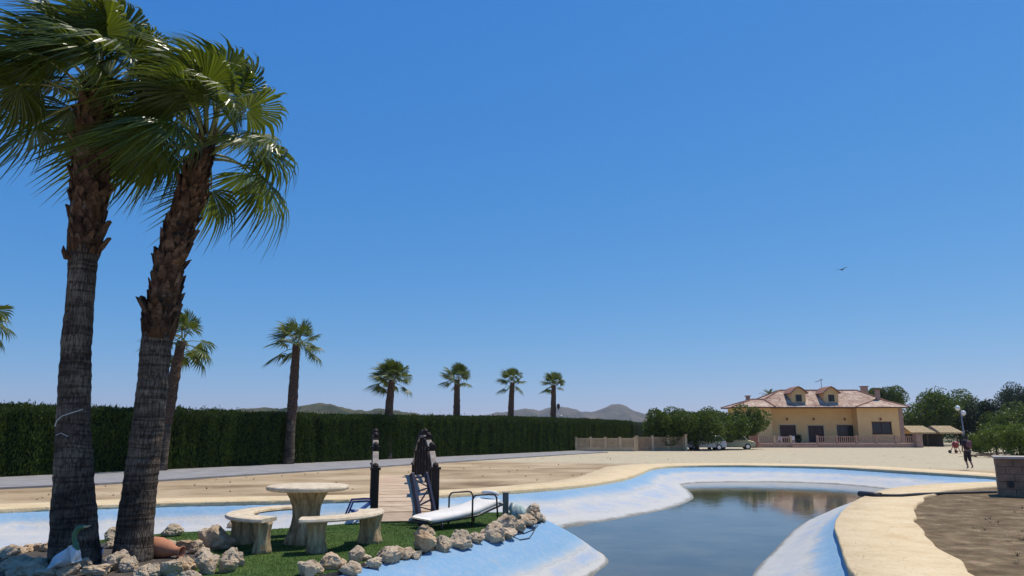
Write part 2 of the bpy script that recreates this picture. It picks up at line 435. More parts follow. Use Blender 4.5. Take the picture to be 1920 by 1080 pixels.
simple('block_brown', (.36, .22, .13), (.20, .125, .075), 3.5, .9, .6, .02)
simple('block_mortar', (.15, .115, .09), (.10, .075, .06), 6, .95, .5, .01)
simple('slab_top', (.55, .48, .40), (.42, .35, .28), 3, .9, .4, .01)
# person
simple('skin', (.30, .17, .11), (.26, .145, .09), 6, .6, 0)
simple('hair', (.02, .013, .010), None, 6, .6, 0)
simple('shirt_dark', (.045, .020, .028), (.03, .015, .02), 5, .85, .3, .01)
simple('trousers_dark', (.018, .015, .018), (.012, .010, .012), 5, .85, .3, .01)
simple('bag_pink', (.22, .10, .11), (.14, .06, .07), 6, .8, .2, .01)
simple('hill_green', (.085, .080, .034), (.010, .020, .005), .022, .95, .8, 3, None, .1)
simple('hill_grey', (.155, .12, .09), (.055, .055, .042), .012, .95, .9, 8, None, .1)
simple('bird_dark', (.03, .03, .035), None, 3, .8, 0)
simple('twig', (.13, .09, .06), (.07, .05, .03), 5, .95, 0)

# ------------------------------------------------------------------ object helpers
def tag(o, label=None, cat=None, group=None, kind=None):
    for k, v in (('label', label), ('category', cat), ('group', group), ('kind', kind)):
        if v:
            o[k] = v
    return o
def empty(name, loc=(0, 0, 0), rz=0, label=None, cat=None, group=None):
    o = bpy.data.objects.new(name, None)
    o.empty_display_size = .2
    col.objects.link(o)
    o.location = loc
    o.rotation_euler = (0, 0, rz)
    return tag(o, label, cat, group)
def link(name, me, mat=None, parent=None):
    if mat:
        me.materials.append(M[mat])
    o = bpy.data.objects.new(name, me)
    col.objects.link(o)
    if parent:
        o.parent = parent
    return o
def shared(name, me, parent=None):
    o = bpy.data.objects.new(name, me)
    col.objects.link(o)
    if parent:
        o.parent = parent
    return o
def copy_tree(o, parent=None):
    c = o.copy()
    col.objects.link(c)
    c.parent = parent
    for ch in list(o.children):
        copy_tree(ch, c)
    return c

class MB:
    def __init__(s):
        s.v, s.f = [], []
    def add(s, vs, fs):
        b = len(s.v)
        s.v += [tuple(x) for x in vs]
        s.f += [tuple(b + i for i in f) for f in fs]
        return s
    def box(s, c, d, rz=0, mtx=None):
        x, y, z = (k / 2 for k in d)
        vs = [Vector(p) for p in ((-x, -y, -z), (x, -y, -z), (x, y, -z), (-x, y, -z), (-x, -y, z), (x, -y, z), (x, y, z), (-x, y, z))]
        if mtx is None:
            mtx = Matrix.Rotation(rz, 3, 'Z')
        vs = [mtx @ p + Vector(c) for p in vs]
        return s.add(vs, [(0, 3, 2, 1), (4, 5, 6, 7), (0, 1, 5, 4), (1, 2, 6, 5), (2, 3, 7, 6), (3, 0, 4, 7)])
    def b2(s, x0, x1, y0, y1, z0, z1):
        return s.box(((x0 + x1) / 2, (y0 + y1) / 2, (z0 + z1) / 2), (abs(x1 - x0), abs(y1 - y0), abs(z1 - z0)))
    def bar(s, p, q, w, h, up=(0, 0, 1)):
        p, q = Vector(p), Vector(q)
        t = (q - p)
        L = t.length
        t.normalize()
        u = Vector(up)
        if abs(t.dot(u)) > .98:
            u = Vector((1, 0, 0))
        sd = t.cross(u).normalized()
        n = sd.cross(t)
        m = Matrix((t, sd, n)).transposed()
        return s.box((p + q) / 2, (L, w, h), mtx=m)
    def tube(s, pts, radii, n=8, cap=True, jit=None):
        pts = [Vector(p) for p in pts]
        if not hasattr(radii, '__len__'):
            radii = [radii] * len(pts)
        b = len(s.v)
        ref = None
        for i, p in enumerate(pts):
            t = (pts[min(i + 1, len(pts) - 1)] - pts[max(i - 1, 0)]).normalized()
            if ref is None:
                ref = Vector((0, 1, 0)) if abs(t.y) < .9 else Vector((1, 0, 0))
            a = (ref - t * ref.dot(t)).normalized()
            ref = a
            bb = t.cross(a)
            for k in range(n):
                an = 2 * math.pi * k / n
                r = radii[i] * (jit(i, k) if jit else 1)
                s.v.append(tuple(p + (a * math.cos(an) + bb * math.sin(an)) * r))
        for i in range(len(pts) - 1):
            for k in range(n):
                k2 = (k + 1) % n
                s.f.append((b + i * n + k, b + i * n + k2, b + (i + 1) * n + k2, b + (i + 1) * n + k))
        if cap:
            s.f.append(tuple(b + k for k in reversed(range(n))))
            e = b + (len(pts) - 1) * n
            s.f.append(tuple(e + k for k in range(n)))
        return s
    def lathe(s, prof, n=24, c=(0, 0, 0), jit=None, cap=True):
        b = len(s.v)
        c = Vector(c)
        for i, (r, z) in enumerate(prof):
            for k in range(n):
                an = 2 * math.pi * k / n
                rr = r * (jit(i, an) if jit else 1)
                s.v.append(tuple(c + Vector((rr * math.cos(an), rr * math.sin(an), z))))
        for i in range(len(prof) - 1):
            for k in range(n):
                k2 = (k + 1) % n
                s.f.append((b + i * n + k, b + i * n + k2, b + (i + 1) * n + k2, b + (i + 1) * n + k))
        if cap:
            s.f.append(tuple(b + k for k in reversed(range(n))))
            e = b + (len(prof) - 1) * n
            s.f.append(tuple(e + k for k in range(n)))
        return s
    def prism(s, poly, z0, z1):
        n = len(poly)
        s.add([(x, y, z0) for x, y in poly] + [(x, y, z1) for x, y in poly],
              [tuple(reversed(range(n))), tuple(range(n, 2 * n))] + [(i, (i + 1) % n, n + (i + 1) % n, n + i) for i in range(n)])
        return s
    def mesh(s, name, smooth=False):
        me = bpy.data.meshes.new(name)
        me.from_pydata(s.v, [], s.f)
        me.update()
        if smooth:
            me.polygons.foreach_set('use_smooth', [True] * len(me.polygons))
        return me
    def build(s, name, mat, parent=None, smooth=False, bev=0, seg=2):
        o = link(name, s.mesh(name, smooth), mat, parent)
        if bev:
            b = o.modifiers.new('bevel', 'BEVEL')
            b.width = bev; b.segments = seg; b.limit_method = 'ANGLE'
        return o

def np_mesh(name, V, Fq, mat, parent=None, smooth=False, k=4):
    me = bpy.data.meshes.new(name)
    nv, nf = len(V), len(Fq)
    me.vertices.add(nv); me.vertices.foreach_set('co', np.ascontiguousarray(V, dtype=np.float32).ravel())
    me.loops.add(nf * k); me.loops.foreach_set('vertex_index', np.ascontiguousarray(Fq, dtype=np.int32).ravel())
    me.polygons.add(nf)
    me.polygons.foreach_set('loop_start', np.arange(0, nf * k, k, dtype=np.int32))
    me.update(calc_edges=True)
    if smooth:
        me.polygons.foreach_set('use_smooth', np.ones(nf, dtype=bool))
    return link(name, me, mat, parent)
def leaf_mesh(name, C, D, W, mat, parent=None):      # diamond leaves: centre, half-length vector, half-width vector
    n = len(C)
    V = np.stack([C - D, C + W, C + D, C - W], 1).reshape(-1, 3)
    return np_mesh(name, V, np.arange(4 * n).reshape(n, 4), mat, parent)
def unit(a):
    return a / np.maximum(np.linalg.norm(a, axis=1, keepdims=True), 1e-9)
def rand_dirs(n, rng=NP):
    return unit(rng.normal(size=(n, 3)))

def closed_spline(P, step=.25):
    P = [np.array(p[:2], float) for p in P]
    n = len(P); out = []
    for i in range(n):
        p0, p1, p2, p3 = P[i - 1], P[i], P[(i + 1) % n], P[(i + 2) % n]
        k = max(2, int(np.linalg.norm(p2 - p1) / step))
        for j in range(k):
            t = j / k
            out.append(.5 * ((2 * p1) + (-p0 + p2) * t + (2 * p0 - 5 * p1 + 4 * p2 - p3) * t * t + (-p0 + 3 * p1 - 3 * p2 + p3) * t ** 3))
    return np.array(out)
def seg_dist(Q, P):                       # distance of points Q to closed polyline P, and inside test
    A_, B_ = P, np.roll(P, -1, 0)
    best = np.full(len(Q), 1e9)
    ins = np.zeros(len(Q), bool)
    for a, b in zip(A_, B_):
        ab = b - a
        t = np.clip(((Q - a) @ ab) / max(ab @ ab, 1e-9), 0, 1)
        d = np.hypot(*(Q - a - t[:, None] * ab).T)
        np.minimum(best, d, out=best)
        if a[1] != b[1]:
            c = ((a[1] > Q[:, 1]) != (b[1] > Q[:, 1])) & (Q[:, 0] < (b[0] - a[0]) * (Q[:, 1] - a[1]) / (b[1] - a[1]) + a[0])
            ins ^= c
    return best, ins
def resample(P, step):
    keep = [P[0]]
    for p in P[1:]:
        if np.linalg.norm(p - keep[-1]) > step:
            keep.append(p)
    return np.array(keep)
def offset_loop(P, d):                     # move a closed loop along its outward normal
    t = np.roll(P, -3, 0) - np.roll(P, 3, 0)
    n = np.stack([t[:, 1], -t[:, 0]], 1)
    n /= np.linalg.norm(n, axis=1, keepdims=True)
    area = np.sum(P[:, 0] * np.roll(P[:, 1], -1) - np.roll(P[:, 0], -1) * P[:, 1])
    return P + n * d * (1 if area > 0 else -1)
def fill_loops(name, loops, z, mat):
    bm = bmesh.new()
    for L in loops:
        vs = [bm.verts.new((p[0], p[1], z)) for p in L]
        for i in range(len(vs)):
            bm.edges.new((vs[i], vs[(i + 1) % len(vs)]))
    bmesh.ops.triangle_fill(bm, use_beauty=True, use_dissolve=False, edges=bm.edges[:])
    for f in bm.faces:
        if f.normal.z < 0:
            f.normal_flip()
    me = bpy.data.meshes.new(name)
    bm.to_mesh(me); bm.free()
    return link(name, me, mat)

# ================================================================== THE SETTING
# ------------------------------------------------------------------ pond outlines (metres, camera at the origin looking +Y)
POND = closed_spline([(-12.74, 18.92), (-10.67, 20.0), (-9.11, 20.58), (-5.45, 21.53), (-4.0, 21.95), (-1.03, 24.1), (.72, 25.6), (2.77, 28.0),
                      (4.73, 31.86), (6.1, 36.0), (7.7, 41.0), (9.9, 43.7), (13.75, 44.1), (17.6, 42.2), (19.5, 37.6), (20.9, 32.6), (21.0, 30.3),
                      (18.75, 29.3), (16.55, 28.4), (13.92, 26.66), (11.9, 24.5), (10.35, 22.3), (8.53, 19.31), (6.83, 16.03), (5.77, 13.39),
                      (4.66, 10.48), (4.0, 7.8), (2.9, 5.2), (0, 3.9), (-6, 4.0), (-12, 5.4), (-15.5, 9), (-16.5, 13.5), (-15, 17)])
WATER = closed_spline([(1.40, 21.0), (3.03, 22.8), (5.27, 25.92), (6.75, 28.89), (7.5, 31.3), (8.2, 35.5), (8.7, 38.4), (10.3, 39.8), (12.43, 40.1), (14.6, 39.9), (16.5, 38.4),
                       (17.3, 35.5), (16.7, 32.8), (14.9, 30.9), (12.8, 28.6), (10.4, 25.1), (8.11, 21.51), (5.7, 16.8), (4.37, 14.06), (3.5, 11.3), (2.7, 8.8), (1, 7.2),
                       (-.6, 7.2), (-1, 8.6), (-.2, 10.5), (.7, 12.3), (1.36, 14.0), (1.72, 14.87), (1.96, 15.9), (1.75, 17.98)])
ISLAND = closed_spline([(-2.51, 9.1), (-2.13, 9.62), (-1.88, 10.42), (-1.43, 10.87), (-.93, 12.2), (-.28, 13.18), (.41, 14.75), (.62, 15.5), (.25, 16.3),
                        (-.6, 16.4), (-1.4, 15.7), (-2.0, 15.0), (-2.9, 14.6), (-3.82, 13.9), (-4.87, 13.4), (-5.79, 13.2), (-6.6, 12.3), (-7.41, 11.2), (-8.6, 9.6),
                        (-8.5, 7.8), (-6.5, 6.8), (-4.2, 7.0), (-3.0, 8.2)])
WZ, IZ = -.65, .22

def build_liner():
    st = .14
    xs, ys = np.arange(-19, 23.5, st), np.arange(2, 47, st)
    X, Y = np.meshgrid(xs, ys)
    Q = np.stack([X.ravel(), Y.ravel()], 1)
    do, io = seg_dist(Q, resample(POND, .3)); di, ii = seg_dist(Q, resample(ISLAND, .3)); dw, iw = seg_dist(Q, resample(WATER, .3))
    do = np.where(io, do, -do); di = np.where(ii, -di, di)
    sd = lambda e, x: np.clip(x / e, 0, 1) ** 2 * (3 - 2 * np.clip(x / e, 0, 1))
    dop, dip = np.maximum(do, 0), np.maximum(di, 0)
    zo = -.05 - .60 * (dop / (dop + dw + 1e-6)) ** .85
    zi = .18 - .83 * (dip / (dip + dw + 1e-6)) ** 1.3
    w = np.clip((dip / (dop + dip + 1e-6) - .5) * 3 + .5, 0, 1); w = w * w * (3 - 2 * w)
    z = zi * (1 - w) + zo * w
    left = 1 - sd(4.0, Q[:, 0] + 2.5)                       # the dry channel on the left is steep sided, with a flat chalky floor
    chan = np.minimum(-.05 - .42 * sd(.9, dop), .12 - .60 * sd(1.3, dip) + 0 * dip)
    chan = np.maximum(chan, -.50)
    chan = np.where(dip < dop, .18 - .68 * sd(1.5, dip), -.05 - .45 * sd(.95, dop))
    z = z * (1 - left) + chan * left
    z = np.where(iw, WZ - .45 * np.clip(dw / 1.6, 0, 1), np.maximum(z, WZ + .05 * np.minimum(dw, .6)))
    z = np.where(do < 0, -.06, z); z = np.where(di < 0, .16, z)
    amp = np.clip(np.minimum(do, di) / .6, 0, 1) * np.clip(dw / 1.2, 0.02, 1)
    nz = np.array([mnoise.noise(Vector((q[0] * .9, q[1] * .9, 3))) * .035 + max(0, .18 - abs(mnoise.noise(Vector((q[0] * .55 + q[1] * .2, q[1] * .5, 11))))) * .16 + mnoise.noise(Vector((q[0] * 2.6, q[1] * 2.2, 7))) * .018 for q in Q])
    z = z + nz * amp
    keep = (do > -.55) & (di > -.45)
    ny, nx = X.shape
    idx = np.arange(nx * ny).reshape(ny, nx)
    a, b, c, d = idx[:-1, :-1].ravel(), idx[:-1, 1:].ravel(), idx[1:, 1:].ravel(), idx[1:, :-1].ravel()
    ok = keep[a] & keep[b] & keep[c] & keep[d]
    Fq = np.stack([a, b, c, d], 1)[ok]
    used = np.unique(Fq); mp = np.full(nx * ny, -1); mp[used] = np.arange(len(used))
    o = np_mesh('pond_liner', np.column_stack([Q, z])[used], mp[Fq], 'pond_liner', smooth=True)
    tag(o, 'sky blue pond liner bleached white where the water has dried back', None, None, 'structure')
build_liner()

w = fill_loops('pond_water', [resample(offset_loop(POND, -.3), .6)], WZ, 'water')
tag(w, 'dark still pond water mirroring trees and house', None, None, 'structure')

BIG = 7000
hole = resample(offset_loop(POND, .5), .5)
g = fill_loops('ground', [[(-BIG, -600), (BIG, -600), (BIG, BIG), (-BIG, BIG)], hole], 0, 'ground')
tag(g, kind='structure')

def build_coping():
    P = resample(POND, .28)
    n = len(P)
    wid = 1.45 + np.clip((P[:, 1] - 24) / 20, 0, 1) * 1.3
    prof = [(.02, -.16), (.0, .035), (.03, .06), (None, .06), (None, .03), (None, -.05)]
    rings = []
    for j, (o_, z) in enumerate(prof):
        if o_ is None:
            L = offset_loop(P, 1.0); dirn = L - P
            e = wid + np.array([mnoise.noise(Vector((p[0] * .8, p[1] * .8, 1))) * .14 for p in P])
            L = P + dirn * (e + (0, .03, .03)[j - 3])[:, None]
        else:
            L = offset_loop(P, o_ - .05) + np.array([[mnoise.noise(Vector((p[0] * 1.7, p[1] * 1.7, 5))) * .035] * 2 for p in P])
        zz = np.full(n, z)
        if j in (2, 3):
            zz = zz + np.array([mnoise.noise(Vector((p[0] * .5, p[1] * .5, 9 + j))) * .012 for p in P])
        rings.append(np.column_stack([L, zz]))
    V = np.concatenate(rings)
    F = []
    for r in range(len(prof) - 1):
        for i in range(n):
            i2 = (i + 1) % n
            F.append((r * n + i, r * n + i2, (r + 1) * n + i2, (r + 1) * n + i))
    o = np_mesh('path', V, np.array(F), 'stamped_concrete')
    bm = bmesh.new(); bm.from_mesh(o.data); bmesh.ops.recalc_face_normals(bm, faces=bm.faces[:]); bm.to_mesh(o.data); bm.free()
    tag(o, 'sand yellow stamped concrete path winding round the pond', None, None, 'structure')
build_coping()

# road along the hedge: a thin raised slab
hd_t = Vector((.5085, .861, 0)); hd_n = Vector((.861, -.5085, 0)); H0 = Vector((-21.62, 31.86, 0))
near = [(-34, -1), (-26, 12.5), (-17.54, 25.92), (-15.34, 28.0), (-13.75, 30.6), (-11.62, 34.6), (-7.81, 41.6), (-2.32, 52.5), (2.5, 61.5), (6.2, 68.5), (9.5, 74)]
backp = [H0 + hd_t * s - hd_n * .4 for s in (-45, -20, 0, 20, 40, 56)]
poly = [(p.x, p.y) for p in backp] + list(reversed(near))
mb = MB(); mb.prism(list(reversed(poly)), -.05, .075)
tag(mb.build('road', 'asphalt'), 'pale grey tarmac driveway running along the hedge', None, None, 'structure')

# island: turf slab, bed under the palms, blades
tr = fill_loops('lawn', [resample(ISLAND, .2)], IZ, 'turf'); tag(tr, 'patch of green lawn on the pond island', None, None, 'structure')
mb = MB(); ip = resample(ISLAND, .2)
n = len(ip); mb.add([(p[0], p[1], IZ) for p in ip] + [(p[0], p[1], .02) for p in ip], [(i, (i + 1) % n, n + (i + 1) % n, n + i) for i in range(n)])
tag(mb.build('lawn_edge', 'soil_bed'), kind='structure')
bed = fill_loops('planting_bed', [closed_spline([(-4.35, 9.3), (-4.0, 10.0), (-4.15, 10.7), (-4.7, 11.5), (-5.6, 12.2), (-6.6, 11.6), (-7.4, 10.4), (-7.2, 8.8), (-6, 8.2), (-5, 8.6)], .2)], IZ + .012, 'soil_bed')
tag(bed, kind='structure')
def build_blades():
    n = 60000
    Q = np.column_stack([NP.uniform(-6.5, .7, n), NP.uniform(8.6, 16.4, n)])
    d, ins = seg_dist(Q, resample(ISLAND, .3))
    bd = (np.hypot(Q[:, 0] + 5.6, (Q[:, 1] - 10.1)) > 1.55)
    Q = Q[ins & (d > .02) & bd]
    n = len(Q)
    h = NP.uniform(.010, .026, n); an = NP.uniform(0, 6.28, n)
    b = np.column_stack([Q, np.full(n, IZ)])
    s = np.column_stack([np.cos(an), np.sin(an), np.zeros(n)]) * .006
    tip = b + np.column_stack([NP.normal(0, .012, n), NP.normal(0, .012, n), h])
    V = np.stack([b - s, b + s, tip], 1).reshape(-1, 3)
    o = np_mesh('grass', V, np.arange(3 * n).reshape(n, 3), 'turf_blade', k=3)
    tag(o, 'short green grass blades of the island lawn', 'grass', None, 'stuff')
build_blades()

# ------------------------------------------------------------------ hills
def hill(name, ridge, D, depth, mat, label, rough, seed):
    us = [r[0] for r in ridge]; vs = [r[1] for r in ridge]
    u = np.linspace(us[0], us[-1], 320); v = np.interp(u, us, vs)
    V = []; rows = 34
    for uu, vv in zip(u, v):
        top = A(uu, vv, D)
        for j in range(rows):
            s = j / (rows - 1) * 2 - 1
            y = D + s * depth
            prof = max(0, 1 - abs(s) ** 1.15)
            x = top.x * (1 + s * .0)
            nz = mnoise.fractal(Vector((x * rough, y * rough, seed)), 1.0, 2.0, 6)
            gully = mnoise.fractal(Vector((x * rough * 2.2, y * rough * .7, seed + 4)), 1.0, 2.0, 5)
            z = max(top.z, 2) * (prof + .22 * (nz + gully * .8) * (1 - prof) * prof * 3.2) + (nz * .05 + mnoise.fractal(Vector((x * rough * 6, y * rough * 6, seed)), 1.0, 2.0, 4) * .05) * top.z - 1.0
            V.append((x, y, z))
    a = np.arange(len(u) * rows).reshape(len(u), rows)
    F = np.stack([a[:-1, :-1], a[1:, :-1], a[1:, 1:], a[:-1, 1:]], -1).reshape(-1, 4)
    return tag(np_mesh(name, np.array(V), F, mat, smooth=True), label, None, None, 'structure')
hill('hill', [(380, 790), (420, 771), (450, 766), (490, 763), (525, 764), (560, 760), (585, 757), (605, 753), (628, 758), (650, 765), (690, 768), (712, 763), (735, 768), (765, 771), (792, 775), (830, 790)],
     1000, 150, 'hill_green', 'low scrubby green hill rising behind the hedge', .012, 3.1)
hill('hill', [(860, 800), (900, 778), (930, 774), (958, 770), (985, 765), (1010, 770), (1030, 764), (1047, 761), (1075, 765), (1108, 772), (1130, 766), (1148, 760), (1163, 757), (1180, 764), (1200, 774), (1235, 782), (1300, 786), (1360, 800)],
     2600, 420, 'hill_grey', 'grey rocky twin peaked hill on the horizon', .005, 8.2)

# ------------------------------------------------------------------ clipped cypress hedge
def build_hedge():
    root = empty('cypress_hedge', H0, 0, 'long clipped dark green cypress hedge along the driveway', 'hedge')
    def depth(s, z):
        return mnoise.noise(Vector((s * 1.5, z * .22, 2))) * .27 + mnoise.noise(Vector((s * 4.5, z * .8, 5))) * .09 + mnoise.noise(Vector((s * .25, z * .5, 8))) * .18
    def topz(s):
        return float(np.interp(s, [0, 12, 22, 42, 60, 80], [3.10, 3.08, 3.08, 3.36, 3.40, 3.30])) + mnoise.noise(Vector((s * .5, 0, 1))) * .08 + mnoise.noise(Vector((s * 2.1, 0, 4))) * .10 + max(0, 1 - abs(s - 8.2) / .5) * .14
    S = np.arange(-30, 79.5, .3)
    prof_n = 12
    V = []
    for s in S:
        t = topz(s)
        for j in range(prof_n):
            z = t * j / (prof_n - 1)
            p = hd_t * s + hd_n * (depth(s, z) - .12 - (.25 if j == prof_n - 1 else 0))
            V.append((p.x, p.y, z - (.05 if j == prof_n - 1 else 0)))
        p = hd_t * s - hd_n * 1.3
        V.append((p.x, p.y, t)); V.append((p.x, p.y, 0))
    k = prof_n + 2
    a = np.arange(len(S) * k).reshape(len(S), k)
    F = np.stack([a[:-1, :-1], a[1:, :-1], a[1:, 1:], a[:-1, 1:]], -1).reshape(-1, 4)
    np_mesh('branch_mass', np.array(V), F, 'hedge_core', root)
    n = 85000
    s = 79 * NP.random(n) ** 1.15 - 6
    u = NP.random(n)
    top = NP.random(n) < .13
    C = np.zeros((n, 3))
    for i in range(n):
        t = topz(s[i])
        if top[i]:
            z = t + abs(NP.normal(0, .05)) * (2.2 if NP.random() < .12 else 1) - .03; off = -NP.random() * .9
        else:
            z = u[i] * t; off = depth(s[i], z) + NP.normal(-.03, .06)
        p = hd_t * s[i] + hd_n * off
        C[i] = (p.x, p.y, z)
    D = np.column_stack([NP.normal(0, .35, n), NP.normal(0, .35, n), np.full(n, 1.0)]) + np.array(hd_n) * .35
    L = NP.uniform(.05, .12, n)[:, None]
    D = unit(D)
    W = unit(np.cross(D, rand_dirs(n))) * NP.uniform(.018, .035, n)[:, None]
    leaf_mesh('foliage', C, D * L, W, 'hedge_leaf', root)
build_hedge()

# ================================================================== PALMS
def trunk_tube(pts, radii, n, seed, amp=.05):
    mb = MB()
    mb.tube(pts, radii, n, True, lambda i, k: 1 + amp * mnoise.noise(Vector((math.cos(6.283 * k / n) * 1.6, math.sin(6.283 * k / n) * 1.6, i * .35 + seed))) + (amp * .4 if i % 3 == 0 else 0))
    return mb

def frond(rng, base, d, Lp, Lb, nseg, wind, sag, ts=(.04, .3, .58, .72, .87, 1.0), spread=118, pr=.017):
    """one costapalmate fan leaf: petiole mesh, blade mesh (world offsets from the crown point)"""
    d = Vector(d).normalized()
    pts = []
    for i in range(6):
        t = i / 5
        pts.append(Vector(base) + d * Lp * t + Vector((wind.x * .08, wind.y * .08, -sag * (1 - abs(d.z)) * .5 - .05)) * Lp * t * t)
    T = (pts[-1] - pts[-2]).normalized()
    T = (T + Vector((wind.x * .10, wind.y * .10, -.22 * sag))).normalized()
    Z = Vector((0, 0, 1))
    S = T.cross(Z)
    S = S.normalized() if S.length > .05 else Vector((1, 0, 0))
    S = (Matrix.Rotation(rng.uniform(-.6, .6), 3, T) @ S)
    N = S.cross(T)
    hub = pts[-1]
    pm = MB(); pm.tube(pts, [pr * (1.5 - .7 * i / 5) for i in range(6)], 6)
    bm_ = MB()
    sp = R(spread) * rng.uniform(.85, 1.1)
    da = 2 * sp / nseg
    for i in range(nseg):
        a = -sp + da * (i + .5)
        dd = (T * math.cos(a) + S * math.sin(a) - N * (.30 * abs(math.sin(a)) ** 1.5) + N * rng.uniform(-.05, .05)).normalized()
        l = Lb * (.72 + .28 * math.cos(a * .75)) * rng.uniform(.9, 1.06)
        wv = (-T * math.sin(a) + S * math.cos(a))
        kd = rng.uniform(.55, 1.15) * sag
        kw = rng.uniform(.7, 1.3)
        b = len(bm_.v)
        for t in ts:
            e = max(0, t - .44)
            c = hub + dd * l * t + (Vector((0, 0, -1)) * kd * 1.35 * e * e + wind * kw * 1.5 * e * e) * l
            hw = math.tan(da / 2) * l * (t if t < .58 else .58 * (1 - (t - .58) / .43)) * 1.0
            up = N * hw * .55
            bm_.v += [tuple(c - wv * hw), tuple(c + up), tuple(c + wv * hw)]
        for j in range(len(ts) - 1):
            q = b + 3 * j
            bm_.f += [(q, q + 1, q + 4, q + 3), (q + 1, q + 2, q + 5, q + 4)]
    return pm, bm_

def make_crown(root, top, rng, nf, Lp, Lb, nseg, wind, sag, mat, elev=(82, -42), ts=None, pr=.017, spear=True):
    c = empty('crown', top); c.parent = root
    for i in range(nf):
        f = i / (nf - 1)
        az = i * 2.39996 + rng.uniform(-.25, .25)
        el = R(elev[0] + (elev[1] - elev[0]) * f ** .85 + rng.uniform(-8, 8))
        if math.sin(az) < -.25 and el < R(30):
            el = R(rng.uniform(18, 48))       # pruned on the side facing the pond
        d = Vector((math.cos(az) * math.cos(el), math.sin(az) * math.cos(el), math.sin(el)))
        k = .75 + .25 * min(1, f * 3)
        b = Vector((math.cos(az), math.sin(az), 0)) * .10 + Vector((0, 0, .25 - .55 * f))
        pm, bl = frond(rng, b, d, Lp * k * rng.uniform(.9, 1.1), Lb * rng.uniform(.9, 1.08), nseg, wind, sag * (.75 + .4 * f), ts or (.04, .3, .58, .72, .87, 1.0), pr=pr)
        me = bl.mesh('frond')
        nb = len(bl.v)
        # petiole joins the blade mesh as its second material so that a frond stays one piece
        b0 = MB(); b0.v, b0.f = list(bl.v), list(bl.f)
        b0.add(pm.v, pm.f)
        me2 = b0.mesh('frond')
        me2.materials.append(M[mat]); me2.materials.append(M['petiole'])
        mi = [0] * len(bl.f) + [1] * len(pm.f)
        me2.polygons.foreach_set('material_index', mi)
        me2.polygons.foreach_set('use_smooth', [False] * len(bl.f) + [True] * len(pm.f))
        bpy.data.meshes.remove(me)
        shared('frond', me2, c)
    return c

def boot_meshes():
    out = []
    for s in range(4):
        rg = random.Random(s)
        w, h, o = .075 * rg.uniform(.85, 1.15), .20 * rg.uniform(.85, 1.2), .055 * rg.uniform(.7, 1.4)
        # local: x across, z up the trunk, y outward; a split shield narrowing upward with a broken lip
        vs = [(-w, 0, 0), (w, 0, 0), (-w * .95, o * .55, h * .35), (w * .95, o * .55, h * .35), (-w * .5, o * 1.1, h * .8), (w * .55, o * 1.05, h * .75),
              (-w * .28, o * 1.5, h), (w * .2, o * 1.35, h * 1.05), (-w * .35, o * .6, h * .95), (w * .35, o * .55, h * .95), (0, -.02, h * .5), (0, -.02, 0)]
        fs = [(0, 1, 3, 2), (2, 3, 5, 4), (4, 5, 7, 6), (6, 7, 9, 8), (8, 9, 10), (0, 2, 10, 11), (2, 4, 8, 10), (4, 6, 8), (3, 1, 11, 10), (5, 3, 10, 9), (7, 5, 9)]
        me = MB().add(vs, fs).mesh('leaf_base')
        me.materials.append(M['leaf_base'])
        out.append(me)
    return out
BOOTS = boot_meshes()

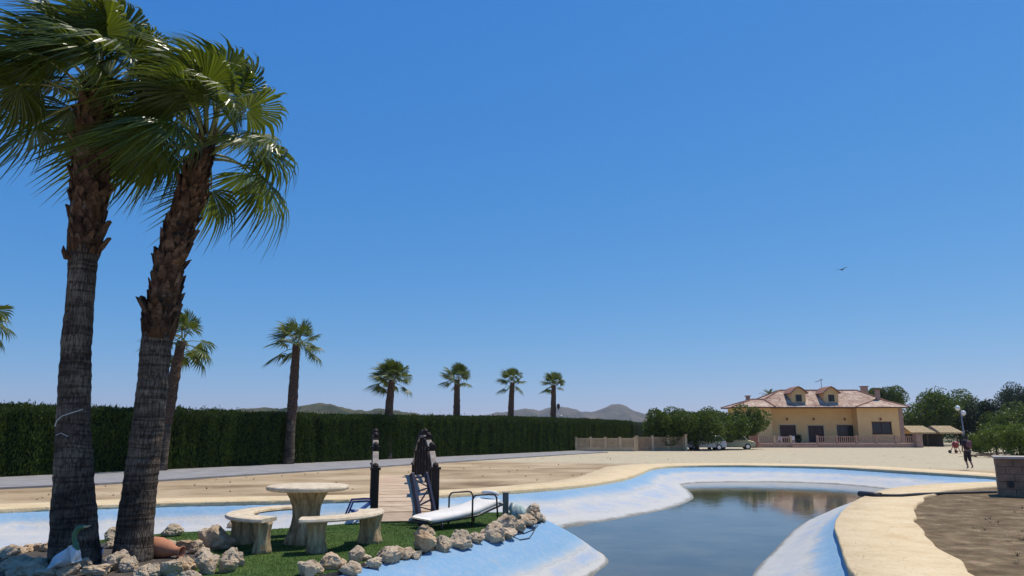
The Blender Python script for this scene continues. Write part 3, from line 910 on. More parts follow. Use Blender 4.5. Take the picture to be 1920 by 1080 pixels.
def big_palm(label, cl, boots_from, Y0, Y1, seed, crown_kw, nb_ring):
    """cl: list of (u, v, width px) up the trunk"""
    rng = random.Random(seed)
    v0, v1 = cl[0][1], cl[-1][1]
    base = G(cl[0][0], cl[0][1], IZ)
    root = empty('palm_tree', base, 0, label, 'palm tree')
    P, rad, vv = [], [], []
    us = [c[0] for c in cl]; vs = [c[1] for c in cl]; ws = [c[2] for c in cl]
    N_ = 130
    for i in range(N_):
        v = v0 + (v1 - v0) * i / (N_ - 1)
        u = np.interp(-v, [-x for x in vs], us); w = np.interp(-v, [-x for x in vs], ws)
        Y = base.y + (Y1 - Y0) * i / (N_ - 1)
        p = A(u, v, Y)
        cd = p.y * math.cos(PITCH) + (p.z - EYE) * math.sin(PITCH)
        oc = math.cos(math.atan((960 - u) / FPX)) * .985      # a round trunk off the axis spreads in the picture
        oc *= np.interp(boots_from - v, [-1, 0, 60, 120], [1, .97, .84 if seed == 3 else .82, .80 if seed == 3 else .74])
        rad.append(w / 2 * cd / FPX * oc * (1 + .009 * math.sin(i * 1.9) + .010 * math.sin(i * .53) + rng.uniform(-.008, .008))); P.append(p - base); vv.append(v)
    P[0].z = -.05
    t = trunk_tube(P, rad, 40, seed, .05).build('trunk', 'palm_bark', root, True)
    # fibrous upper sleeve
    k0 = next(i for i, v in enumerate(vv) if v <= boots_from)
    mb = trunk_tube(P[k0:], [r * (1.02 if i else .98) for i, r in enumerate(rad[k0:])], 24, seed + 3, .10)
    mb.build('fibre_sleeve', 'palm_fibre', root, True)
    # leaf bases in a spiral
    acc = 0.0; row = 0
    i = k0
    length = sum((P[j + 1] - P[j]).length for j in range(k0, N_ - 1))
    rows = int(length / .098)
    for rI in range(rows):
        s = (rI + .2) / rows * (N_ - 1 - k0) + k0
        j = min(int(s), N_ - 2); f = s - j
        c = P[j].lerp(P[j + 1], f); tt = (P[j + 1] - P[j]).normalized(); r = rad[j] * (1 - f) + rad[j + 1] * f
        a0 = Vector((0, -1, 0)); a0 = (a0 - tt * a0.dot(tt)).normalized(); b0 = tt.cross(a0)
        for k in range(nb_ring):
            if rng.random() < .10:
                continue
            an = 2 * math.pi * (k + .5 * (rI % 2)) / nb_ring + rng.uniform(-.22, .22)
            out = a0 * math.cos(an) + b0 * math.sin(an)
            sc_ = rng.uniform(.65, 1.25)
            tl = rng.uniform(-.16, .12) if rng.random() < .96 else rng.uniform(.3, .6)
            zz = (tt * math.cos(tl) + out * math.sin(tl)).normalized()
            yy = (out - zz * out.dot(zz)).normalized(); xx = yy.cross(zz)
            m = Matrix((xx, yy, zz)).transposed().to_4x4()
            m = Matrix.Translation(c + out * (r * .95) + tt * rng.uniform(-.06, .06)) @ m @ Matrix.Rotation(rng.uniform(-.3, .3), 4, 'Y') @ Matrix.Diagonal((sc_ * r * 5.4 / nb_ring / .075 * .66, sc_ * .8, sc_, 1))
            o = shared('leaf_base', BOOTS[rng.randrange(4)], t)
            o.matrix_local = m
    top = P[-1]
    make_crown(root, top, rng, **crown_kw)
    return root, base

WIND = Vector((-.80, -.12, .0))
pl, plb = big_palm('tall upright foreground palm, leftmost, with its crown cut off by the picture top', [(140, 1058, 104), (139, 1000, 96), (138, 900, 80), (137, 800, 67), (143, 650, 60), (152, 540, 55), (156, 485, 58), (158, 470, 70), (164, 400, 80), (170, 300, 84), (176, 220, 72), (182, 165, 56)],
                   482, 0, .15, 3, dict(nf=34, Lp=.80, Lb=1.0, nseg=42, wind=WIND, sag=.9, mat='palm_leaf', elev=(88, 0)), 11)
pr_, prb = big_palm('tall palm tree leaning right, closest to the stone table and benches', [(248, 1052, 82), (252, 1000, 74), (264, 900, 66), (280, 780, 62), (288, 700, 60), (293, 645, 60), (298, 620, 68), (316, 500, 74), (340, 420, 72), (356, 370, 68), (374, 310, 50), (388, 262, 38)],
                    640, 0, .1, 11, dict(nf=30, Lp=.86, Lb=.94, nseg=42, wind=WIND, sag=.85, mat='palm_leaf', elev=(88, 10)), 10)
# torn old leaf base sticking out of the left trunk
mb = MB(); q = A(134, 482, plb.y - .05) - plb
mb.tube([q, q + Vector((-.06, -.02, -.0)), q + Vector((-.10, -.03, .08)), q + Vector((-.115, -.03, .16))], [.05, .05, .035, .006], 6)
mb.build('dry_stub', 'palm_fibre', pl)
# cord caught on the left trunk
def on_trunk(u, v):
    p = A(u, v, plb.y); return p + Vector((0, -.29 * math.sqrt(max(.05, 1 - ((u - 138) / 36) ** 2)), 0))
mb = MB(); mb.tube([on_trunk(168, 768), on_trunk(155, 775), on_trunk(140, 781), on_trunk(130, 790), on_trunk(126, 800)], .006, 5)
mb.tube([on_trunk(128, 816), on_trunk(138, 812), on_trunk(150, 818)], .004, 5)
o = mb.build('cord', 'cord_white'); tag(o, 'frayed white cord caught round the left palm trunk', 'cord')

# ------------------------------------------------------------------ row of palms along the hedge
far = [(-95, 893, -52, 596, 18, 33.5, 'palm tree of the hedge row mostly outside the left edge, only frond tips showing'),
       (302, 885, 341, 640, 20, 37.4, 'palm tree of the hedge row partly hidden behind the leaning foreground palm'),
       (541, 872, 556, 645, 17, 45.5, 'palm tree of the hedge row left of the bridge, tallest fully visible one'),
       (727, 862, 735, 712, 14.5, 54.5, 'palm tree of the hedge row standing behind the gap between the bridge railings'),
       (855, 853, 857, 712, 12, 66.4, 'palm tree of the hedge row just right of the bridge'),
       (958, 849, 961, 717, 10.5, 73.5, 'palm tree of the hedge row, second from its far end'),
       (1037, 845, 1038, 722, 10, 82.4, 'palm tree of the hedge row at its far end by the thin lamp post')]
for i, (u0, v0, u1, v1, w, Y, lab) in enumerate(far):
    rng = random.Random(40 + i)
    s = (Vector((A(u0, v0, Y).x, Y, 0)) - H0).dot(hd_t)
    base = H0 + hd_t * s + hd_n * .55; base.z = .075
    base = Vector((A(u0, 860, base.y).x, base.y, .07))
    root = empty('palm_tree', base, 0, lab, 'palm tree', 'palms along the hedge')
    top = A(u1, v1, base.y) - base
    r = w / 2 * base.y / FPX
    pts = [Vector((0, 0, -.05)).lerp(top, t) + Vector((math.sin(t * 3.1) * -.10 * (i % 2), 0, 0)) for t in np.linspace(0, 1, 26)]
    rad = [r * (1.2 - .25 * min(1, t * 3)) * (1.0 if t < .45 else 1.10 - .55 * (t - .45)) for t in np.linspace(0, 1, 26)]
    nb = 10
    low = trunk_tube(pts[:nb], rad[:nb], 14, i, .06).build('trunk', 'palm_bark', root, True)
    mb = MB(); mb.tube(pts[nb - 1:], [q * (1.06 + .08 * (k % 2)) for k, q in enumerate(rad[nb - 1:])], 12, True, lambda a, k: 1 + .16 * mnoise.noise(Vector((k * 1.9, a * 2.3, i))))
    mb.build('leaf_base_sleeve', 'far_palm_bark', root)
    make_crown(root, top, rng, (22, 17, 19, 24, 21, 18, 20)[i], .9 * (1, 1.08, 1.0, .95, .9, .92, .85)[i], (1, 1.0, 1.05, .98, .9, .9, .88)[i], 20, WIND * .5, (.5, .6, .5, .42, .36, .45, .4)[i], 'far_palm_leaf', (84, (-14, -20, -16, -8, 0, -10, -4)[i]), (.04, .4, .58, .8, 1.0), pr=.02)

# ================================================================== ISLAND THINGS
# ------------------------------------------------------------------ rocks
def rock_meshes():
    out = []
    for s in range(10):
        rg = random.Random(100 + s)
        bm = bmesh.new()
        bmesh.ops.create_icosphere(bm, subdivisions=4, radius=1)
        planes = [(Vector((rg.gauss(0, 1), rg.gauss(0, 1), rg.gauss(0, 1))).normalized(), rg.uniform(.50, .85)) for _ in range(12)]
        for v in bm.verts:
            p = v.co.copy()
            for nrm, dd in planes:
                k = p.dot(nrm) - dd
                if k > 0:
                    p -= nrm * k * .95
            q = p * 1.7 + Vector((s * 7.1, 0, 0))
            p *= 1 + .20 * mnoise.noise(q) + .15 * (.5 - abs(mnoise.noise(q * 2.1))) + .07 * (.4 - abs(mnoise.noise(q * 4.3))) + .03 * mnoise.noise(q * 9)
            hole = mnoise.noise(q * 1.9 + Vector((3, 3, 3)))
            if hole > .25:
                p *= 1 - (hole - .25) * .5
            v.co = p
        me = bpy.data.meshes.new('rock')
        bm.to_mesh(me); bm.free()
        me.materials.append(M['limestone'])
        out.append(me)
    return out
ROCKS = rock_meshes()
rr = random.Random(5)
bpy.context.view_layer.update()
SURF = [bpy.data.objects['pond_liner'], bpy.data.objects['lawn']]
def surf(u, v):
    r = ray(u, v).normalized(); best = None
    for ob in SURF:
        ok, loc, nrm, fi = ob.ray_cast(Vector((0, 0, EYE)), r, distance=60)
        if ok and (best is None or (loc - Vector((0, 0, EYE))).length < best[1]):
            best = (loc, (loc - Vector((0, 0, EYE))).length)
    return best[0] if best else G(u, v, IZ)
def rock(u, v, w, h, label, group, z=IZ, mesh=None):
    p = surf(u, v)
    d = p.y
    sx, sz = w * d / FPX / 2, h * d / FPX / 2
    o = shared('rock', ROCKS[mesh if mesh is not None else rr.randrange(10)])
    q = Vector((p.x, p.y + sx * .5, 3))
    zz = max([h[1].z for h in (ob.ray_cast(q, Vector((0, 0, -1)), distance=9) for ob in SURF) if h[0]] or [p.z])
    o.location = (q.x, q.y, min(zz, p.z + .12) + sz * .62)
    o.scale = (sx * 1.06, sx * rr.uniform(.75, 1.0), sz * 1.12)
    o.rotation_euler = (rr.uniform(-.25, .25), rr.uniform(-.25, .25), rr.uniform(0, 6.28))
    o.scale = (sx * 1.1, sx * .95, sz * 1.1)
    return tag(o, label, 'rock', group)
ORD = ['first', 'second', 'third', 'fourth', 'fifth', 'sixth', 'seventh', 'eighth', 'ninth', 'tenth', 'eleventh', 'twelfth', 'thirteenth', 'fourteenth', 'fifteenth', 'sixteenth', 'seventeenth', 'eighteenth', 'nineteenth', 'twentieth']
edge = [(573, 1082, 46, 32), (621, 1078, 46, 32), (655, 1080, 38, 26), (667, 1064, 30, 30), (699, 1066, 36, 22), (731, 1056, 50, 32), (757, 1050, 26, 18), (778, 1048, 26, 18),
        (795, 1040, 48, 46), (830, 1034, 38, 34), (864, 1028, 44, 38), (893, 1018, 28, 20), (925, 1016, 46, 34), (952, 1012, 34, 26), (970, 998, 32, 24), (990, 988, 40, 22), (1008, 982, 22, 18)]
for i, (u, v, w, h) in enumerate(edge):
    rock(u, v, w, h, 'tan rock, %s from the left along the lawn edge above the blue liner' % ORD[i], 'rocks along the lawn edge')
for i in range(len(edge) - 1):
    (ua, va, wa, ha), (ub, vb, wb, hb) = edge[i], edge[i + 1]
    if abs(ub - ua) > 14:
        rock((ua + ub) / 2, (va + vb) / 2 - rr.uniform(2, 8), rr.uniform(16, 24), rr.uniform(12, 20), 'small rock wedged between the %s and %s rocks from the left along the lawn edge' % (ORD[i], ORD[i + 1]), 'small wedged rocks of the lawn edge')
extra = [(797, 1006, 32, 22, 'pale rock perched behind the largest rock of the lawn edge, near the lounger foot'),
         (945, 994, 42, 34, 'pitted grey brown rock below the short grey post'),
         (998, 979, 34, 30, 'orange tinged upright rock at the tip of the island'),
         (1016, 979, 16, 12, 'small dark rock, outermost at the tip of the island'),
         (393, 1032, 62, 54, 'largest pale boulder, standing left of the curved stone bench'),
         (317, 1006, 36, 24, 'lone brown rock on the far lawn edge right of the leaning palm'),
         (203, 1014, 24, 28, 'brown upright rock seen between the two palm trunks'),
         (206, 1030, 28, 18, 'low flat rock between the two palm trunks'),
         (155, 1068, 26, 22, 'small white rock right of the bird statue'),
         (497, 994, 16, 16, 'small dark rock seen under the curved stone bench'),
         (432, 990, 18, 18, 'small dark rock behind the left curved bench')]
for u, v, w, h, lab in extra:
    rock(u, v, w, h, lab, None)
bedr = [(120, 1080, 50, 22), (175, 1082, 52, 26), (207, 1072, 54, 44), (240, 1074, 34, 34), (262, 1085, 40, 26), (287, 1082, 30, 30), (312, 1082, 52, 40), (345, 1074, 42, 34), (356, 1088, 36, 20),
        (384, 1076, 44, 40), (422, 1074, 34, 34), (432, 1062, 40, 40), (446, 1062, 22, 28)]
for i, (u, v, w, h) in enumerate(bedr):
    rock(u, v, w, h, 'cream limestone rock, %s from the left in the heap before the palm trunks' % ORD[i], 'rocks heaped round the palms')
back = [(285, 1026, 34, 18), (312, 1030, 40, 20), (342, 1032, 48, 22), (362, 1040, 32, 28), (378, 1046, 26, 20)]
for i, (u, v, w, h) in enumerate(back):
    rock(u, v, w, h, 'flat pale rock, %s from the leaning palm in the row behind the clay jar' % ORD[i], 'rocks behind the clay jar')
lft = [(8, 1048, 40, 26), (22, 1040, 36, 18), (48, 1036, 28, 18), (68, 1034, 24, 16), (84, 1036, 22, 18)]
for i, (u, v, w, h) in enumerate(lft):
    rock(u, v, w, h, 'white sunlit rock, %s from the left picture edge behind the shaded rocks' % ORD[i], 'white rocks at the left edge')
drk = [(10, 1072, 54, 26), (34, 1060, 52, 20), (66, 1066, 44, 22), (40, 1084, 60, 26), (82, 1084, 44, 22), (84, 1062, 30, 18)]
for i, (u, v, w, h) in enumerate(drk):
    rock(u, v, w, h, 'rock in palm shade at bottom left, %s of six counted from the left' % ORD[i], 'shaded rocks at the left edge')

# ------------------------------------------------------------------ stone table and curved benches
TC = G(572, 1019, IZ)
def bark_jit(seed, amp):
    return lambda i, a: 1 + amp * mnoise.noise(Vector((math.cos(a) * 3.2, math.sin(a) * 3.2, i * .15 + seed))) + amp * .7 * math.sin(a * 7 + seed + i * .12)
t = empty('stone_table', TC, 0, 'round cream stone table on a tree stump pedestal', 'table')
MB().lathe([(.30, -.02), (.285, .06), (.25, .15), (.205, .3), (.19, .42), (.20, .55), (.245, .68), (.30, .78), (.31, .80)], 40, (0, 0, 0), bark_jit(1, .10)).build('pedestal', 'faux_wood', t, True)
MB().lathe([(.40, .795), (.585, .80), (.625, .815), (.635, .84), (.625, .868), (.60, .875), (0.001, .878)], 64, (0, 0, 0), lambda i, a: 1 + .012 * mnoise.noise(Vector((math.cos(a) * 2, math.sin(a) * 2, 4)))).build('table_top', 'faux_top', t, True)
def bench(a0, a1, legs, label, seed):
    b = empty('stone_bench', TC, 0, label, 'bench')
    ri, ro, z0, z1 = .80, 1.18, .42, .485
    mb = MB(); n = 40; prof = [(ri, z0 + .01), (ri - .012, z0 + .03), (ri, z1 - .008), (ri + .015, z1), (ro - .015, z1), (ro, z1 - .008), (ro + .012, z0 + .03), (ro, z0 + .01)]
    for i in range(n):
        a = R(a0 + (a1 - a0) * i / (n - 1))
        e = min(1, min(i, n - 1 - i) / 2.0) * .0 + (1 if 0 < i < n - 1 else .93)
        for r, z in prof:
            rm = (ri + ro) / 2
            r = rm + (r - rm) * e + .012 * mnoise.noise(Vector((a * 3, r * 2, seed)))
            mb.v.append((r * math.cos(a), r * math.sin(a), z))
    k = len(prof)
    for i in range(n - 1):
        for j in range(k):
            j2 = (j + 1) % k
            mb.f.append((i * k + j, i * k + j2, (i + 1) * k + j2, (i + 1) * k + j))
    mb.f.append(tuple(reversed(range(k)))); mb.f.append(tuple((n - 1) * k + j for j in range(k)))
    mb.build('bench_seat', 'faux_top', b, False)
    for la, w in legs:
        la = R(la); rm = .985
        m2 = MB().lathe([(.175 * w, -.02), (.16 * w, .05), (.135 * w, .16), (.13 * w, .27), (.15 * w, .38), (.165 * w, .425)], 28, (rm * math.cos(la), rm * math.sin(la), 0), bark_jit(seed + la, .12))
        m2.build('leg', 'faux_wood', b, True)
    return b
bench(-106, -262, [(-112, .8), (-180, 1.25), (-252, .9)], 'long curved cream stone bench round the left side of the table', 2)
bench(-80, 22, [(-66, .9), (6, 1.15)], 'short curved cream stone bench on the right of the table', 7)

# ------------------------------------------------------------------ arched bridge
BA = Vector((-2.05, 14.55, IZ)); BB = Vector((-3.39, 21.6, .04))
bd = (BB - BA); bL = math.hypot(bd.x, bd.y); bdir = Vector((bd.x, bd.y, 0)) / bL; bn = Vector((bdir.y, -bdir.x, 0))
br = empty('bridge', BA, 0, 'small arched wooden footbridge with dark brown railings and pale plank deck', 'bridge')
def arch(t):
    return Vector((bd.x * t, bd.y * t, bd.z * t + .76 * math.sin(math.pi * min(max(t, 0), 1)) ** .62))
np_ = 34
for i in range(np_):
    t0, t1 = (i + .04) / np_, (i + .96) / np_
    p, q = arch(t0), arch(t1)
    MB().bar(p + Vector((0, 0, .0)), q, 1.10, .035).build('plank', 'deck_wood', br)
for s in (-1, 1):
    mb = MB()
    for i in range(24):
        mb.bar(arch(i / 24) + bn * s * .52 - Vector((0, 0, .1)), arch((i + 1) / 24) + bn * s * .52 - Vector((0, 0, .1)), .08, .16)
    mb.build('beam', 'dark_wood', br)
    NPST = 8
    tops = []
    for k in range(NPST):
        t = k / (NPST - 1)
        t = .015 + t * .97
        f = arch(t) + bn * s * .58
        h = .86 + .12 * math.sin(math.pi * t)
        end = k in (0, NPST - 1)
        po = MB().box(f + Vector((0, 0, h / 2 - .12)), (.12 if not end else .15, .12 if not end else .15, h + .24), math.atan2(bdir.y, bdir.x)).build('post', 'dark_wood', br, False, .012)
        cap = MB().box(f + Vector((0, 0, h + .025)), (.20, .20, .045), math.atan2(bdir.y, bdir.x))
        cap.lathe([(.05, h + .045), (.065, h + .08), (.045, h + .12), (.012, h + .14)], 10, f)
        cap.build('post_cap', 'dark_wood', br, False)
        tops.append(f + Vector((0, 0, h)))
    for k in range(NPST - 1):
        a, b = tops[k], tops[k + 1]
        d = (b - a).normalized()
        MB().bar(a + d * .10 - Vector((0, 0, .03)), b - d * .10 - Vector((0, 0, .03)), .12, .05).build('handrail', 'rail_wood_lit', br, False, .012)
        lo = Vector((0, 0, .30)); md = Vector((0, 0, .62))
        if k > 0: MB().bar(a - lo, b - lo, .05, .07).build('mid_rail', 'dark_wood', br)
        if k < 2:
            continue
        MB().bar(a - md, b - md, .05, .07).build('mid_rail', 'dark_wood', br)
        m3 = MB()
        for j in range(1, 4):
            c = a.lerp(b, j / 4)
            m3.bar(c - Vector((0, 0, .04)), c - Vector((0, 0, .80)), .05, .05)
        m3.build('balusters', 'dark_wood', br)

# ------------------------------------------------------------------ leaning lattice frame
la0, la1 = G(788, 986, IZ), None
lf = empty('lattice_frame', la0, 0, 'dark navy lattice frame leaning upright at the foot of the white lounger', 'frame')
def lp(u, v, Y):
    return A(u, v, Y) - la0
yb, yt = la0.y, la0.y + .35
l0, l1, r0, r1 = lp(789, 986, yb), lp(772, 888, yt), lp(816, 966, yb + .3), lp(799, 886, yt + .2)
l0.z = -.01; r0.z = max(r0.z, -.01)
MB().bar(l0, l1, .07, .12).build('rail', 'navy_metal', lf, False, .01)
MB().bar(r0, r1, .06, .07).build('rail', 'navy_metal', lf, False, .01)
for k in range(4):
    t = .10 + k * .27
    MB().bar(l0.lerp(l1, t), r0.lerp(r1, t), .022, .028).build('rung', 'navy_metal', lf)
    if k < 3:
        q = t + .27
        p, e = (l0.lerp(l1, t), r0.lerp(r1, q)) if k % 2 else (r0.lerp(r1, t), l0.lerp(l1, q))
        MB().bar(p, e, .02, .022).build('brace', 'navy_metal', lf)

# ------------------------------------------------------------------ white sun lounger
def lounger():
    base = Vector((-1.0, 14.05, IZ)); ang = math.atan2(.62, .80)
    o = empty('sun_lounger', base, ang, 'white cushioned sun lounger with black tube arms by the bridge', 'sun lounger')
    # local x: foot(-) to head(+), y: width
    W = .34
    pts = [(-.80, .13), (-.5, .15), (.2, .23), (.80, .40)]
    mb = MB(); prof = []
    for i in range(25):
        t = i / 24; x = -.80 + 1.56 * t
        z = np.interp(x, [p[0] for p in pts], [p[1] for p in pts])
        e = .0
        q_ = min(i, 24 - i) / 3.0
        rd = math.sqrt(max(0, 1 - (1 - min(1, q_)) ** 2)) * .8 + .2
        sag = .012 * math.sin(x * 9)
        for y, dz in ((-W + e, .0), (-W - .012 + e, .045), (-W + .03, .095 - e), (0, .10 - e + sag), (W - .03, .095 - e), (W + .012 - e, .045), (W - e, .0)):
            mb.v.append((x, y * (.94 + .06 * rd), z + .05 + (dz - .05) * rd))
    for i in range(24):
        for j in range(6):
            mb.f.append((i * 7 + j, i * 7 + j + 1, (i + 1) * 7 + j + 1, (i + 1) * 7 + j))
        mb.f.append((i * 7 + 6, i * 7, (i + 1) * 7, (i + 1) * 7 + 6))
    mb.f.append(tuple(range(7))); mb.f.append(tuple(24 * 7 + j for j in reversed(range(7))))
    c = mb.build('cushion', 'white_cushion', o, True)
    pl_ = MB(); pl_.tube([(.74, -.24, .545), (.74, -.1, .555), (.74, .1, .555), (.74, .24, .545)], [.035, .05, .05, .035], 12); pl_.build('pillow', 'white_cushion', o, True)
    fr = MB()
    for s in (-1, 1):
        fr.tube([(-.78, s * W, .12), (.2, s * W, .20), (.80, s * W, .37)], .02, 8)
    fr.tube([(-.78, -W, .12), (-.78, W, .12)], .02, 8); fr.tube([(.80, -W, .37), (.80, W, .37)], .02, 8)
    fr.build('frame', 'black_tube', o, True)
    for s in (-1, 1):
        MB().tube([(-.55, s * W, .14), (-.58, s * (W + .02), -.01)], .018, 8).build('leg', 'black_tube', o, True)
        y = s * (W + .05)
        MB().tube([(.05, y, -.01), (.06, y, .50), (.10, y, .555), (.16, y, .57), (.50, y, .57), (.56, y, .555), (.60, y, .50), (.64, y, -.01)], .017, 8).build('armrest', 'black_tube', o, True)
    return o
lounger()

# blue deck chair behind the right bench
dc0 = G(680, 966, IZ)
dc = empty('deck_chair', dc0, R(15), 'dark blue folding deck chair behind the short stone bench', 'chair')
mb = MB()
for i in range(9):
    t = i / 8
    mb.v += [(-.25 + .50 * t, -.27, .08 + .02 * abs(t - .4) + (.34 * max(0, t - .35))), (-.25 + .5 * t, .27, .08 + .02 * abs(t - .4) + (.34 * max(0, t - .35)))]
for i in range(8):
    mb.f.append((2 * i, 2 * i + 1, 2 * i + 3, 2 * i + 2))
sl = mb.build('sling', 'blue_cloth', dc, True); sl.modifiers.new('solid', 'SOLIDIFY').thickness = .012
for s in (-1, 1):
    MB().tube([(-.34, s * .29, -.01), (-.22, s * .29, .30), (.05, s * .29, .31), (.28, s * .29, .30)], .02, 8).build('side_frame', 'blue_cloth', dc, True)
    MB().tube([(.22, s * .29, .30), (.28, s * .29, -.01)], .018, 8).build('leg', 'navy_metal', dc, True)
MB().bar((-.16, -.15, .115), (.02, -.15, .125), .06, .004).build('stripe', 'stripe_white', dc)
MB().bar((-.16, .05, .115), (.02, .05, .125), .06, .004).build('stripe', 'stripe_white', dc)

# short post, ornament, cable
p = G(948, 966, IZ)
o = empty('garden_post', p, 0, 'short grey wooden post beside the lounger head', 'post')
MB().box((0, 0, .21), (.115, .10, .46), .2).build('shaft', 'grey_wood', o, False, .012)
MB().box((0, 0, .45), (.125, .11, .02), .2).build('post_top', 'grey_wood', o)
p = G(972, 974, IZ)
o = empty('shell_ornament', p, .4, 'pale turquoise weathered ornament sitting on rocks at the island tip', 'ornament')
mb = MB().lathe([(.05, -.02), (.15, .02), (.175, .09), (.15, .17), (.10, .24), (.05, .29), (.015, .30)], 24, (0, 0, 0), lambda i, a: 1 + .16 * math.cos(a * 9) * min(1, i / 2) + .1 * mnoise.noise(Vector((math.cos(a), math.sin(a), i))))
mb.build('shell', 'pale_turquoise', o, True)
mb = MB(); mb.tube([(-.12, 0, .12), (-.17, 0, .22), (-.15, 0, .31), (-.10, .0, .34)], [.05, .045, .03, .01], 8); mb.build('fin', 'pale_turquoise', o, True)
def drape(u, v):                           # rest a point on the blue liner
    p = G(u, v, .1)
    dg = bpy.context.evaluated_depsgraph_get()
    ok, loc, nrm, fi = bpy.data.objects['pond_liner'].ray_cast(Vector((0, 0, EYE)), ray(u, v).normalized(), distance=80)
    return loc + nrm * .012 if ok else p
mb = MB(); cp = [drape(u, v) for u, v in ((1005, 984), (1000, 994), (985, 1000), (968, 1003), (962, 1008), (975, 1013), (992, 1010), (999, 1000), (1003, 992), (1008, 986))]
mb.tube(cp, .008, 6)
tag(mb.build('cable', 'rubber', None, True), 'thin black cable looping over the blue liner below the island rocks', 'cable')

# ------------------------------------------------------------------ bird statue, lantern, clay jar
def skinned(name, verts, edges, radii, mat, parent=None, sub=2, root=0):
    me = bpy.data.meshes.new(name)
    me.from_pydata(verts, edges, [])
    o = link(name, me, mat, parent)
    sk = o.modifiers.new('skin', 'SKIN')
    sk.use_smooth_shade = True
    if not me.skin_vertices:
        bm = bmesh.new(); bm.from_mesh(me); bm.verts.layers.skin.verify(); bm.to_mesh(me); bm.free()
    for i, r in enumerate(radii):
        sv = me.skin_vertices[0].data[i]
        sv.radius = r if hasattr(r, '__len__') else (r, r)
        sv.use_root = (i == root)
    ss = o.modifiers.new('sub', 'SUBSURF'); ss.levels = sub; ss.render_levels = sub
    return o
p = G(118, 1078, IZ)
o = empty('bird_statue', p, 0, 'wading bird statue with green neck and white body before the left palm', 'statue')
skinned('body', [(-.20, 0, .03), (-.10, 0, .13), (.02, 0, .22), (.12, 0, .25), (.17, 0, .27)], [(0, 1), (1, 2), (2, 3), (3, 4)], [.02, .07, .105, .085, .05], 'statue_white', o, 2, 2)
skinned('neck', [(.14, 0, .26), (.115, 0, .34), (.085, 0, .42), (.09, 0, .49), (.13, 0, .545), (.19, 0, .555)], [(i, i + 1) for i in range(5)], [.05, .036, .030, .030, .036, .022], 'statue_green', o, 2, 0)
MB().tube([(.19, 0, .556), (.235, 0, .56), (.275, 0, .572)], [.018, .012, .004], 8).build('beak', 'statue_beak', o, True)
skinned('wing', [(-.24, -.07, .0), (-.10, -.09, .10), (.03, -.09, .19)], [(0, 1), (1, 2)], [(.02, .015), (.05, .03), (.06, .04)], 'statue_white', o, 2, 1)
for s in (-1, 1):
    MB().tube([(.03, s * .04, .16), (.02, s * .04, -.01)], .012, 6).build('leg', 'statue_beak', o)
p = G(184, 1050, IZ)
o = empty('solar_lantern', p, .3, 'small blue glass lantern between the palm trunks', 'lantern')
MB().box((0, 0, .03), (.08, .08, .08)).build('base', 'rubber', o)
MB().box((0, 0, .115), (.095, .095, .085)).build('glass', 'blue_glass', o, False, .01)
MB().box((0, 0, .165), (.11, .11, .012)).build('lid', 'rubber', o)
p = G(292, 1050, IZ)
o = empty('clay_jar', p + Vector((0, .14, .13)), 0, 'terracotta jar lying on its side beside the leaning palm', 'jar')
prof = [(.03, -.24), (.09, -.22), (.135, -.12), (.14, -.02), (.115, .10), (.07, .19), (.055, .24), (.058, .28), (.082, .32), (.075, .325), (.045, .28), (.045, .2)]
j = MB().lathe(prof, 28, (0, 0, 0), None, False).build('jar_body', 'terracotta', o, True); j.rotation_euler = (0, R(97), R(-12))
hnd = MB()
hnd.tube([(.10, 0, .12), (.15, 0, .17), (.14, 0, .24), (.07, 0, .27)], .014, 7)
hj = hnd.build('handle', 'terracotta', o, True); hj.rotation_euler = (0, R(97), R(-12))

# ================================================================== BEYOND THE POND
# ------------------------------------------------------------------ block housing on the right bank
bb = G(1876, 931, 0)
o = empty('block_cabinet', bb, R(-30), 'brown block built box with pale slab top at the right edge', 'cabinet')
BW, BH, BD = 1.7, 1.12, 1.1
MB().b2(.015, BW - .015, .015, BD - .015, -.03, BH).build('core', 'block_mortar', o)
rg = random.Random(2)
nr, ncol = 5, 4
bh = BH / nr
for r_ in range(nr):
    off = -.21 if r_ % 2 else 0
    for c in range(ncol + 1):
        x0, x1 = max(0, off + c * .425), min(BW, off + (c + 1) * .425)
        if x1 - x0 < .06: continue
        if r_ == 1 and c == (1 if off else 0): x1 = x1
        for y0, y1 in ((-.004 - rg.random() * .01, .05),):
            MB().b2(x0 + .006, x1 - .006, y0, y1, r_ * bh + .006, (r_ + 1) * bh - .006).build('block', 'block_brown', o, False, .006, 1)
    for c in range(3):
        y0, y1 = .06 + c * .35, min(BD, .06 + (c + 1) * .35)
        MB().b2(-.004 - rg.random() * .01, .05, y0 + .006, y1 - .006, r_ * bh + .006, (r_ + 1) * bh - .006).build('block', 'block_brown', o, False, .006, 1)
MB().b2(-.06, BW + .06, -.06, BD + .06, BH + .002, BH + .075).build('slab', 'slab_top', o, False, .012)
MB().b2(.24, .38, -.035, -.016, .27, .47).build('socket', 'rubber', o, False, .01)

# hose lying across the path
ph = [G(1612, 926, .09), G(1640, 929, .09), G(1690, 929, .09), G(1720, 927, .09), G(1770, 925, .03), G(1830, 923.5, .03), G(1868, 922.5, .03)]
mb = MB(); mb.tube(ph[1:], .045, 8)
o = empty('drain_pipe', (ph[1].x, ph[1].y, 0), 0, 'black plastic pipe lying across the path towards the block box', 'pipe')
q = mb.build('pipe_run', 'rubber', o, True); q.location = -o.location
mb = MB(); mb.tube([ph[0], ph[1], ph[1].lerp(ph[2], .25)], [.09, .10, .085], 10); q = mb.build('pipe_end', 'rubber', o, True); q.location = -o.location

